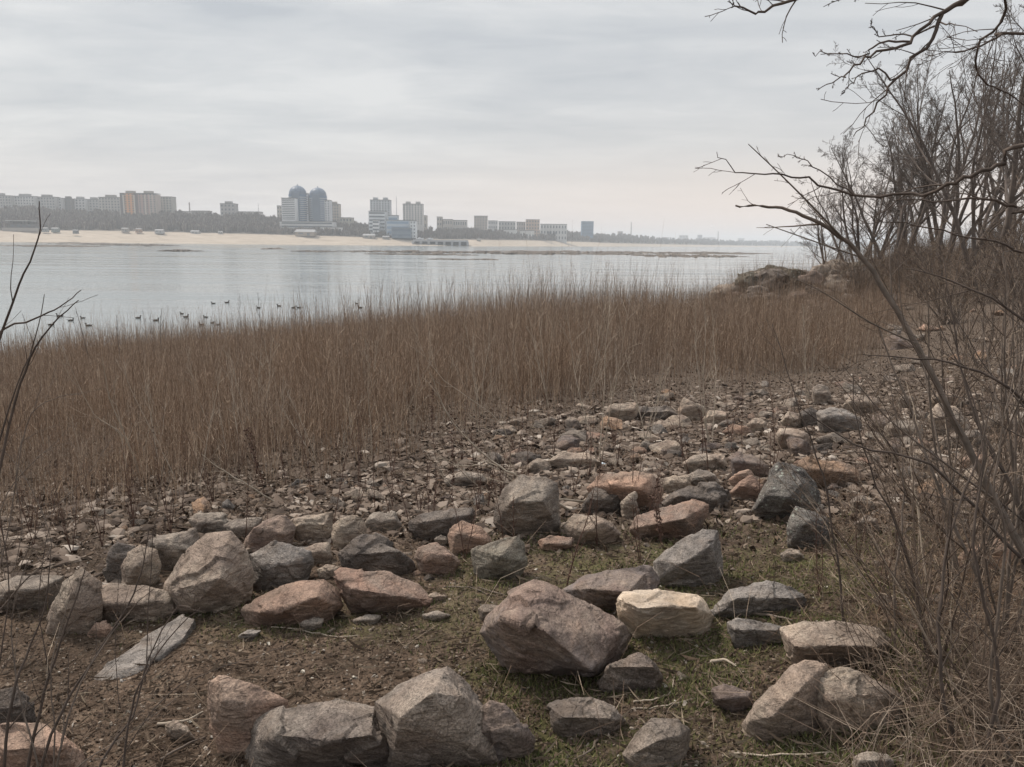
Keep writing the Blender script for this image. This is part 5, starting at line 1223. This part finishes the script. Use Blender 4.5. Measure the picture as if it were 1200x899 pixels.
# vertical stems in the lower right, from the soil upward
for i, (a, lb) in enumerate([([(1050, 770, 0), (1048, 690, -.02), (1058, 600, .0), (1055, 520, .05), (1040, 420, .1)], 'pale upright stem rising from the grass left of the thicket'),
                             ([(990, 760, 0), (980, 650, .0), (965, 560, .02), (930, 460, .05), (905, 380, .1)], 'slim dark stem leaning left in front of the lichen-spotted boulder'),
                             ([(1090, 800, 0), (1075, 700, -.05), (1050, 620, -.1), (1010, 520, -.1), (1000, 440, -.1)], 'brown stem curving left out of the thicket'),
                             ([(1118, 880, 0), (1100, 760, 0), (1110, 640, .1), (1150, 520, .2), (1175, 420, .3)], 'brown stem curving right out of the thicket'),
                             ([(1150, 905, 0), (1170, 780, 0), (1140, 640, 0), (1150, 500, .1), (1100, 380, .2)], 'thick brown stem rising at the right beside the bottom corner'),
                             ([(1185, 900, 0), (1160, 800, 0), (1180, 640, 0), (1165, 560, 0), (1190, 430, .1)], 'thick grey stem close to the right edge at the bottom')]):
    g_ = ground_at(*a[0][:2]); P = line([g_] + [at(x_, y_, g_[1] + d_) for x_, y_, d_ in a[1:]], .0055 if i < 3 else .007, .0011, 4, .003, np.random.default_rng(100 + i))
    woody('upright_stem', lb, 'shrub', M_SHRUB if i in (0, 5) else M_BARK, [P], M_TWIG, 110 + i, 9, .28, 36, 3, up=.05, minr=.0008)

# overhanging limbs of a tree that stands just right of the frame
root = np.array([3.1, 2.6, float(h(3.1, 2.6))])
P_tr, R_tr = line([root - [0, 0, .1], root + [.05, .1, 1.2], root + [-.05, .2, 2.4], root + [.1, .3, 3.6], root + [.1, .3, 4.6]], .11, .05)
def near_tree():
    e = empty('overhanging_tree', root); tag(e, 'tree beside the right edge with dark limbs overhanging the upper right sky', 'tree')
    s = Acc(); s.tubes(P_tr - root, R_tr, 10); s.build('trunk', M_BARK, e, smooth=True)
    r = np.random.default_rng(120)
    L = [
     ([root + [.05, .15, 2.6], at(1215, -60, 2.6), at(1150, -10, 2.5), at(1110, 12, 2.45), at(1090, 45, 2.4), at(1050, 92, 2.4), at(1025, 128, 2.4), at(1000, 160, 2.4)], .0105, .0011),
     ([at(1135, -4, 2.47), at(1095, 20, 2.42), at(1065, 50, 2.4), at(1030, 60, 2.38), at(1000, 78, 2.36), at(985, 92, 2.35), at(958, 106, 2.35)], .006, .001),
     ([at(1066, 49, 2.4), at(1032, 52, 2.4), at(1010, 65, 2.42), at(975, 65, 2.42), at(953, 62, 2.42)], .0035, .0009),
     ([at(1100, 30, 2.42), at(1060, 40, 2.5), at(1028, 38, 2.5), at(1022, 22, 2.5)], .003, .0008),
     ([at(1050, 92, 2.4), at(1020, 82, 2.4), at(1000, 94, 2.4), at(985, 112, 2.4)], .003, .0008),
     ([root + [.05, .2, 2.7], at(1180, -90, 2.3), at(1080, -45, 2.2), at(980, -20, 2.15), at(925, 0, 2.1), at(890, 15, 2.1), at(866, 10, 2.1), at(854, 0, 2.1)], .008, .0009),
     ([at(1080, -45, 2.2), at(1040, -30, 2.2), at(1000, -5, 2.2), at(965, 8, 2.2)], .003, .0008),
     # limbs lower on the right edge
     ([root + [.0, .1, 2.0], at(1230, 165, 2.7), at(1180, 190, 2.7), at(1140, 205, 2.7), at(1100, 222, 2.75), at(1060, 229, 2.8), at(1000, 228, 2.8), at(950, 210, 2.8), at(905, 204, 2.8), at(862, 200, 2.8), at(840, 178, 2.8)], .009, .0011),
     ([at(1000, 228, 2.8), at(960, 200, 2.85), at(935, 185, 2.9), at(912, 183, 2.9)], .0028, .0008),
     ([root + [.0, .1, 1.8], at(1240, 250, 2.6), at(1190, 240, 2.6), at(1150, 232, 2.6), at(1095, 236, 2.6), at(1040, 231, 2.65)], .008, .0012),
     ([root + [.0, .1, 2.2], at(1225, 40, 2.6), at(1170, 45, 2.55), at(1130, 60, 2.5), at(1100, 64, 2.5)], .006, .001),
     ([root + [.05, .1, 2.9], at(1205, -60, 2.8), at(1180, 10, 2.9), at(1145, 60, 3.0), at(1150, 95, 3.1), at(1180, 110, 3.2), at(1215, 140, 3.3)], .006, .002),
     ([root + [.0, .1, 1.5], at(1235, 300, 2.9), at(1180, 287, 2.9), at(1120, 275, 2.9), at(1060, 262, 2.9), at(1010, 262, 2.9)], .006, .001)]
    for P, a, b in L:
        P, R = line(P, a, b, 4, .004, r); P = P - root
        s = Acc(); s.tubes(P, R, 7)
        P1, R1 = child(P, R, r, 11, .3, .97, 42, .055 if (P + root)[0, -1, 2] > 4.9 and a == .008 else .12, 6, .0, .16, .5); s.tubes(P1, np.maximum(R1, .001), 4)
        P2, R2 = child(P1, R1, r, 3, .2, .95, 42, .5, 4, -.02, .16, .6); s.tubes(P2, np.maximum(R2, .0008), 3)
        s.build('limb', M_BARK, e, smooth=True)
near_tree()

# ---- left foreground shoots
def shoots(label, specs, mat, seed, k=5, lenf=.22, k2=0, name='bare_shrub'):
    paths = []
    for pts, a, b in specs:
        g_ = ground_at(pts[0][0], pts[0][1]) if len(pts[0]) == 2 else at(*pts[0])
        paths.append(line([g_] + [at(x_, y_, g_[1] + d_) for x_, y_, d_ in pts[1:]], a, b, 4, .0015, np.random.default_rng(seed)))
    return woody(name, label, 'shrub', mat, paths, mat, seed, k, lenf, 32, k2, up=.02, minr=.0007)
shoots('dark bare stems cut by the left edge, one curving up against the water', [
    ([(-60, 960), (-70, 700, -.1), (-30, 480, -.15), (2, 390, -.15), (22, 335, -.15), (45, 280, -.15), (46, 236, -.15)], .006, .0012),
    ([(-60, 960), (-60, 500, 0), (-10, 398, 0), (40, 374, 0), (70, 360, 0), (95, 340, 0)], .005, .0012),
    ([(-60, 960), (-30, 700, 0), (10, 500, .05), (35, 420, .05), (62, 380, .05), (92, 352, .05)], .006, .0014),
    ([(-60, 960), (-30, 640, .1), (10, 480, .1), (40, 400, .1), (52, 345, .1)], .004, .001)], M_BARK, 131, 3, .12)
shoots('brown bare stems leaning up-right from the bottom left corner', [
    ([(2, 960), (10, 840, -.05), (30, 770, 0), (52, 715, 0), (60, 640, 0)], .006, .0012),
    ([(22, 960), (40, 860, 0), (65, 770, 0), (88, 705, 0), (100, 665, 0)], .0065, .0014),
    ([(36, 960), (60, 860, 0), (105, 780, .05), (150, 710, .1), (168, 660, .1), (175, 618, .1)], .006, .001),
    ([(102, 960), (120, 890, 0), (155, 840, .05), (175, 770, .1), (205, 715, .1), (222, 712, .1)], .005, .001),
    ([(140, 960), (150, 850, 0), (170, 790, 0), (205, 740, 0), (235, 712, 0)], .0045, .001),
    ([(102, 960), (180, 830, .05), (240, 790, .1), (300, 770, .1), (340, 755, .1)], .0022, .0007),
    ([(2, 960), (-10, 860, 0), (10, 700, 0), (0, 600, 0)], .004, .001)], M_BARK, 132, 6, .2)
shoots('thin upright dark twigs in the lower left between stones', [
    ([(172, 790), (175, 690, 0), (182, 610, 0), (193, 540, 0)], .0028, .0008), ([(60, 800), (45, 700, 0), (60, 610, 0), (70, 560, 0)], .0028, .0008),
    ([(140, 830), (135, 740, 0), (142, 660, 0)], .002, .0007)], M_BARK, 133, 5, .22)
shoots('grey bare stems arching from the left edge in front of the reeds', [
    ([(-20, 740), (20, 690, 0), (60, 640, 0), (30, 560, 0), (-5, 520, 0)], .005, .001),
    ([(-20, 740), (0, 600, 0), (40, 540, 0), (75, 520, 0)], .004, .001), ([(-20, 740), (10, 620, .1), (30, 500, .1), (62, 468, .1), (95, 462, .1)], .0045, .0012)], M_SHRUB, 134, 7, .3, 2)
shoots('second clump of brown bare stems crossing the corner boulder at lower left', [
    ([(60, 960), (70, 880, 0), (95, 800, .05), (140, 730, .1), (180, 690, .1)], .0045, .001), ([(60, 960), (40, 880, 0), (20, 800, .05), (14, 720, .1), (40, 640, .1)], .004, .001),
    ([(60, 960), (90, 900, 0), (150, 860, .05), (230, 800, .1)], .003, .0008), ([(60, 960), (64, 860, 0), (60, 780, 0), (85, 690, .1)], .0035, .0009)], M_SHRUB, 136, 7, .25, 2)
shoots('thin grey stems spreading in front of the left edge of the reeds', [
    ([(10, 700), (25, 620, 0), (20, 540, 0), (50, 450, 0)], .003, .0008), ([(10, 700), (45, 620, 0), (100, 560, 0), (140, 500, 0)], .003, .0008), ([(10, 700), (0, 640, 0), (-10, 560, 0), (12, 470, 0)], .003, .0008)], M_SHRUB, 137, 8, .3, 3)
# pale fallen or leaning branches in front of the reeds
PALE = [('pale forked branch leaning against the front of the reeds left of centre', [([(165, 560), (148, 512, 0), (128, 465, .1), (120, 418, .2)], .007, .002), ([(165, 560), (146, 512, 0), (110, 485, .1), (88, 442, .2), (70, 405, .3)], .005, .001), ([(165, 560), (172, 520, 0), (180, 470, 0)], .003, .001)], 5),
        ('pale thin branch lying toward the gravel at the left', [([(322, 590), (290, 568, 0), (262, 552, 0), (236, 532, .1)], .006, .002)], 8),
        ('large pale fan of dry branches leaning left in the centre front of the reeds', [([(668, 600), (640, 582, .1), (610, 560, .2), (575, 540, .2), (530, 494, .3), (503, 436, .4)], .009, .002), ([(610, 572), (580, 545, .1), (560, 500, .2), (555, 455, .3)], .004, .001), ([(600, 560), (570, 546, .1), (530, 544, .1), (500, 520, .2)], .005, .001), ([(598, 560), (590, 500, .1), (520, 445, .3), (490, 405, .4)], .004, .001)], 9),
        ('pale dry branch lying across the gravel right of centre', [([(696, 592), (660, 585, 0), (630, 582, 0), (600, 572, 0)], .008, .003)], 4),
        ('thin pale branch curving low over the gravel at centre', [([(598, 592), (560, 570, 0), (530, 540, .1), (505, 500, .2)], .004, .001), ([(598, 592), (555, 588, 0), (520, 560, 0), (500, 530, .1)], .003, .001)], 5),
        ('pale forked twig standing in the reeds left of centre', [([(322, 470), (318, 450, 0), (305, 425, 0), (294, 414, 0)], .012, .004), ([(322, 470), (319, 440, 0), (312, 415, 0), (310, 398, 0)], .009, .003)], 4)]
for i, (lb, sp, k) in enumerate(PALE):
    paths = []
    for pts, a, b in sp:
        g_ = ground_at(pts[0][0], pts[0][1]); paths.append(line([g_ + [0, 0, .01]] + [at(x_, y_, g_[1] - 1.6 * d_ - .12) for x_, y_, d_ in pts[1:]], a * 1.25, b * 1.4, 4, .003, np.random.default_rng(140 + i)))
    woody('dry_branch', lb, 'branch', M_PALE, paths, M_PALE, 140 + i, k, .3, 32, 3 if k > 3 else 0, up=.03, minr=.0012)
# whitish young willows standing in the reeds
for i, (px, py, H_, lb) in enumerate([(700, 520, 1.7, 'pale young willow standing in the reeds left of the gravel tip'), (830, 500, 1.6, 'pale young willow beside the low row of stones'), (755, 500, 1.3, 'slender pale willow shoot at the reed edge near the low row of stones'),
        (425, 470, 1.5, 'pale young willow in the reeds left of centre'), (300, 500, 1.5, 'pale young willow in the reeds above the left boulder row'), (240, 470, 1.3, 'thin pale willow far into the left reeds'),
        (640, 470, 1.9, 'tall pale willow whose twigs reach above the reed tops'), (690, 455, 2.2, 'tallest pale willow with twigs against the water'), (560, 480, 1.5, 'thin pale willow behind the fan of dry branches'), (945, 460, 1.5, 'pale young willow at the right end of the reeds')]):
    g_ = ground_at(px, py + (22 if i < 6 else 8)); r = np.random.default_rng(160 + i); ps = []
    for k in range(3):
        a = r.uniform(0, 6.28); ps.append(stem(g_ + [0.02 * k, 0, 0], (.2 * math.cos(a), .2 * math.sin(a), 1), H_ * r.uniform(.7, 1), .006, r, 9, .03, .05, .25))
    woody('young_willow', lb, 'sapling', M_PALE, ps, M_PALE, 170 + i, 8, .32, 32, 3, up=.06, minr=.0015)
rs = np.random.default_rng(501)
for i in range(34):
    px = rs.uniform(30, 980); py = np.interp(px, [a for a, b in REED_EDGE], [b for a, b in REED_EDGE]) - rs.uniform(-6, 34); g_ = ground_at(px, py); H_ = rs.uniform(.7, 1.35)
    ps = [stem(g_, (rs.normal(0, .22), rs.normal(0, .15), 1), H_, rs.uniform(.003, .0055), rs, 10, .02, .05, .3)]
    woody('pale_stalk', 'pale bare stalk standing out against the front of the brown reeds', 'stalk', M_PALE, ps, None, 510 + i, 8, .3, 30, 2, 'pale stalks along the front of the reeds', up=.08, minr=.0013)
# tall dark stalks rising over the reed tops
for i, (px, py, dx, H_, Y) in enumerate([(306, 400, -10, 2.0, 22), (98, 420, -8, 1.9, 20), (615, 345, -8, 2.5, 34), (634, 345, 0, 2.5, 34), (652, 345, 0, 2.1, 34), (697, 350, 0, 2.7, 34), (790, 350, 2, 2.0, 34), (180, 430, 0, 1.7, 19), (490, 360, 0, 2.3, 32), (545, 355, 0, 2.1, 33), (420, 370, 0, 2.0, 30), (365, 375, 3, 2.0, 27), (130, 430, 0, 1.6, 19)]):
    p = at(px, 281, Y); p[2] = float(h(p[0], p[1])); r = np.random.default_rng(180 + i)
    ps = [stem(p, (dx / 60, 0, 1), H_, .014, r, 10, .02, .03, .3)]
    woody('tall_stalk', 'thin dark stalk rising well above the brown reed tops', 'stalk', M_BARKF, ps, M_BARKF, 190 + i, 5, .2, 28, 0, 'tall dark stalks above the reeds', up=.1, minr=.005)
rs = np.random.default_rng(401)
for i in range(70):
    px = rs.normal(575, 130) if i < 50 else rs.uniform(120, 900); Y = rs.uniform(27, 40); p = at(px, 284, Y)
    if shore_s(p[0], p[1]) < 1: continue
    p[2] = float(h(p[0], p[1])); ps = [stem(p, (rs.normal(0, .06), 0, 1), rs.uniform(1.7, 2.7) * (1 if 420 < px < 740 else .85), rs.uniform(.007, .012), rs, 10, .02, .03, .3)]
    woody('tall_stalk', 'thin twiggy stalk reaching just above the brown reed tops', 'stalk', M_BARKF, ps, None, 410 + i, 9, .22, 26, 0, 'twiggy stalks just above the reed tops', up=.1, minr=.004)
# dark dried weeds with shrivelled leaves
WD = [(312, 590, 100, 'dark'), (388, 640, 190, 'dark'), (512, 540, 95, 'dark'), (530, 590, 110, 'dark'), (560, 600, 80, 'r'), (663, 690, 130, 'r'), (775, 640, 95, 'r'), (195, 600, 110, 'd'), (120, 640, 120, 'd'), (250, 590, 110, 'd'), (440, 600, 110, 'd'),
      (480, 620, 120, 'd'), (420, 570, 90, 'd'), (590, 640, 100, 'd'), (620, 560, 90, 'd'), (690, 560, 80, 'd'), (740, 600, 100, 'd'), (700, 640, 110, 'd'), (830, 560, 90, 'd'), (870, 540, 110, 'd'), (905, 560, 130, 'd'), (800, 540, 70, 'd'), (335, 570, 80, 'd'), (365, 580, 90, 'd'), (280, 560, 70, 'd'),
      (40, 640, 110, 'd'), (85, 650, 120, 'd'), (10, 660, 120, 'd'), (158, 620, 100, 'd'), (545, 660, 110, 'd'), (750, 660, 90, 'd'), (508, 610, 70, 'd'), (460, 560, 60, 'd'), (890, 600, 80, 'd'), (1005, 660, 130, 'd'), (1030, 720, 130, 'd'), (960, 700, 110, 'd'), (855, 520, 80, 'd'), (930, 500, 90, 'd'), (720, 520, 60, 'd')]
rs = np.random.default_rng(402)
for i in range(46):
    WD.append((rs.uniform(0, 1000), rs.uniform(540, 650) if i % 3 else rs.uniform(480, 560), rs.uniform(40, 95), 'd'))
NAMED = {0: 'dark dried weed with shrivelled leaves in front of the reeds above the left boulder row', 1: 'tallest dark thin weed stalk rising from the dark grey stone of the left row', 2: 'dark weed with thick brown seed cluster at the reed edge by centre',
         3: 'dark leafy weed right of the thick seed cluster', 5: 'reddish leaning stalk standing between the foreground faceted boulder and pale tan stone', 6: 'dark red-brown leafy weed beside the pink-topped boulder'}
for i, (px, py, hp, c) in enumerate(WD):
    g_ = ground_at(px, py); r = np.random.default_rng(200 + i); H_ = hp * g_[1] / FPX * 1.02; ps = []
    for k in range(1 if i in (1, 5) else r.integers(1, 4)):
        a = r.uniform(0, 6.28); ps.append(stem(g_ - [0, 0, .01], (.16 * math.cos(a), .16 * math.sin(a), 1), H_ * (1 if k == 0 else r.uniform(.5, .9)), .0032 if i not in (5,) else .005, r, 9, .02, .045, .35))
    e = woody('dried_weed', NAMED.get(i, 'thin dark dried weed standing among gravel and stones'), 'weed', M_WEED, ps, M_WEED, 220 + i, 6, .25, 34, 2, None if i in NAMED else 'thin dried weeds among the stones', up=.08, minr=.001)
    nl = 150 if i in (0, 2, 3, 6) else 22
    tt = r.uniform(.1 if nl < 100 else .25, 1, nl); q = r.integers(len(ps), size=nl); Pm = np.concatenate([p for p, _ in ps]) - g_
    f = tt * 7.99; ii = f.astype(int); B = Pm[q, ii] * (1 - (f - ii)[:, None]) + Pm[q, ii + 1] * (f - ii)[:, None] + r.normal(0, .010, (nl, 3)) * (1.2 if nl > 100 else 2.0)
    sz = r.uniform(.006, .018, nl)[:, None] * (1.3 if nl > 100 else .8); d1 = unit(r.normal(size=(nl, 3))); d2 = unit(r.normal(size=(nl, 3)))
    V = np.stack([B, B + d1 * sz, B + (d1 + d2) * sz * .6, B + d2 * sz * .7], 1).reshape(-1, 3)
    link_mesh('leaves', np_mesh('leaves', V, [np.arange(4 * nl).reshape(-1, 4)]), M_WEED, e)
# bent twigs lying on the ground in the foreground
for i, (pts, lb, a) in enumerate([([(742, 826), (765, 825), (785, 815), (790, 798)], 'curved pale twig on the moss right of the faceted boulder', .004), ([(740, 832), (775, 832), (805, 824), (815, 821)], 'longer twig below the curved one', .003), ([(318, 738), (350, 742), (390, 747), (420, 748)], 'thin straight twig below the pinkish slab', .004),
        ([(833, 780), (848, 780), (863, 784)], 'short whitish stick on the moss below the cream block', .008), ([(880, 722), (900, 728), (928, 732)], 'broken brown stick across the dark flat stone', .008), ([(520, 690), (550, 692), (580, 700)], 'long dry twig between red-brown slab and faceted boulder', .004), ([(560, 690), (590, 700), (500, 672)], 'thin crossing twig behind the faceted boulder', .003),
        ([(575, 820), (582, 800), (584, 792)], 'small bent twig standing left below the faceted boulder', .003), ([(608, 822), (612, 805), (615, 795)], 'small bent twig below the faceted boulder', .003), ([(700, 870), (690, 885), (672, 896)], 'short stick at the bottom right of centre', .005), ([(640, 600), (628, 620), (660, 640)], 'thin grey twig by the block-shaped boulder', .003),
        ([(300, 690), (260, 700), (243, 735)], 'thin bent twig by the tallest left boulder', .003), ([(860, 885), (930, 890), (1000, 880)], 'long pale twig arching low at the bottom right', .004), ([(185, 852), (215, 850), (238, 838)], 'pale wood sliver at the lower left', .007), ([(188, 893), (215, 880), (240, 866)], 'second stick lying at the lower left', .006)]):
    ps = [ground_at(*p) + [0, 0, a * (1.2 + (j % 2) * 1.5)] for j, p in enumerate(pts)]
    woody('fallen_twig', lb, 'twig', M_PALE if i in (0, 1, 3, 12, 13, 2) else M_SHRUB, [line(ps, a, a * .45, 5, .002, np.random.default_rng(i + 260))], None, 260 + i)
# pale flat scraps of bark and shell
for i, (px, py, s, lb) in enumerate([(205, 852, .07, 'pale cream bark scrap at the lower left'), (222, 848, .05, 'smaller pale bark scrap beside the cream one'), (165, 742, .03, 'tiny white shell bit left of the buried slab'), (355, 790, .035, 'cluster piece of white shell on brown soil, left piece'), (366, 796, .03, 'cluster piece of white shell on brown soil, right piece'), (315, 757, .035, 'white crumbled scrap below the blue-grey pebble'),
        (783, 615, .04, 'white scrap on moss by the long red-brown boulder'), (816, 760, .03, 'pale scrap at the foot of the cream block'), (628, 668, .035, 'white scrap behind the faceted boulder'), (968, 690, .03, 'white scrap in the grass under the pointed grey stone'), (415, 797, .04, 'tan flat chip on the soil right of the shell bits'), (708, 545, .09, 'small crumpled pale blue-grey scrap in the gravel strip')]):
    g_ = ground_at(px, py); r = np.random.default_rng(300 + i)
    P = r.normal(size=(16, 3)); P /= np.linalg.norm(P, axis=1, keepdims=True); P *= [s * .5, s * .36, s * .12]
    me = remeshed(P, s / 16); rough(me, s, 300 + i, 1.8); me.name = 'scrap'; me.materials.clear()
    o = link_mesh('scrap', me, plain('scrap_%d' % i, (0.48, 0.44, 0.37) if i < 11 else (0.45, 0.5, 0.55), .9, .25, 30), loc=tuple(g_ + [0, 0, s * .08])); o.rotation_euler = (r.uniform(-.3, .3), r.uniform(-.3, .3), r.uniform(0, 6)); tag(o, lb, 'scrap')

# ================================================================== WATER BIRDS
def duck_mesh():
    hulls = []
    def ell(c, s, rot=0):
        V = []
        for i in range(9):
            for j in range(12):
                a, b = math.pi * i / 8, 2 * math.pi * j / 12; p = Vector((math.cos(a) * s[0], math.sin(a) * math.cos(b) * s[1], math.sin(a) * math.sin(b) * s[2])); p.rotate(Matrix.Rotation(rot, 3, 'Y')); V.append((p.x + c[0], p.y + c[1], p.z + c[2]))
        return V
    hulls += [ell((0, 0, .045), (.19, .085, .075)), ell((-.17, 0, .075), (.09, .04, .022), .3), ell((.15, 0, .12), (.035, .035, .09), -.15), ell((.17, 0, .205), (.048, .034, .036)), ell((.225, 0, .20), (.035, .017, .010))]
    me = remeshed(None, .011, hulls); me.materials.clear()
    co = np.empty(len(me.vertices) * 3); me.vertices.foreach_get('co', co)
    me.polygons.foreach_set('use_smooth', np.ones(len(me.polygons), bool)); me.name = 'duck'; return me
DK = duck_mesh()
t = NT('duck_plumage', .7, .3); v = t.vec('Object')
DK.materials.append(t.done(t.ramp(t.noise(v, 9, 3), [(.3, (.02, .019, .02)), (.55, (.05, .043, .038)), (.75, (.11, .095, .08))])))
birds = [(60, 379), (70, 369), (83, 374), (97, 371), (104, 380), (162, 371), (183, 374), (213, 366), (218, 370), (236, 379), (241, 370), (249, 377), (256, 379), (250, 354), (266, 353), (303, 359), (327, 357), (344, 359), (350, 359), (418, 354), (422, 359)]
rd = np.random.default_rng(333)
for i, (px, py) in enumerate(birds):
    d = ray(px, py + 2); tt_ = -CAMZ / d[2]; p = np.array([0, 0, CAMZ]) + d * tt_
    o = bpy.data.objects.new('duck', DK); COL.objects.link(o); o.location = (p[0], p[1], -.01); o.rotation_euler.z = rd.choice([0, math.pi]) + rd.uniform(-.6, .6); s = rd.uniform(.62, .9); o.scale = (s,) * 3
    side = 'right group' if px > 290 else ('left group' if px < 120 else 'middle group')
    tag(o, 'dark duck floating beyond the reeds in the %s' % side, 'duck', 'ducks on the water, ' + side)
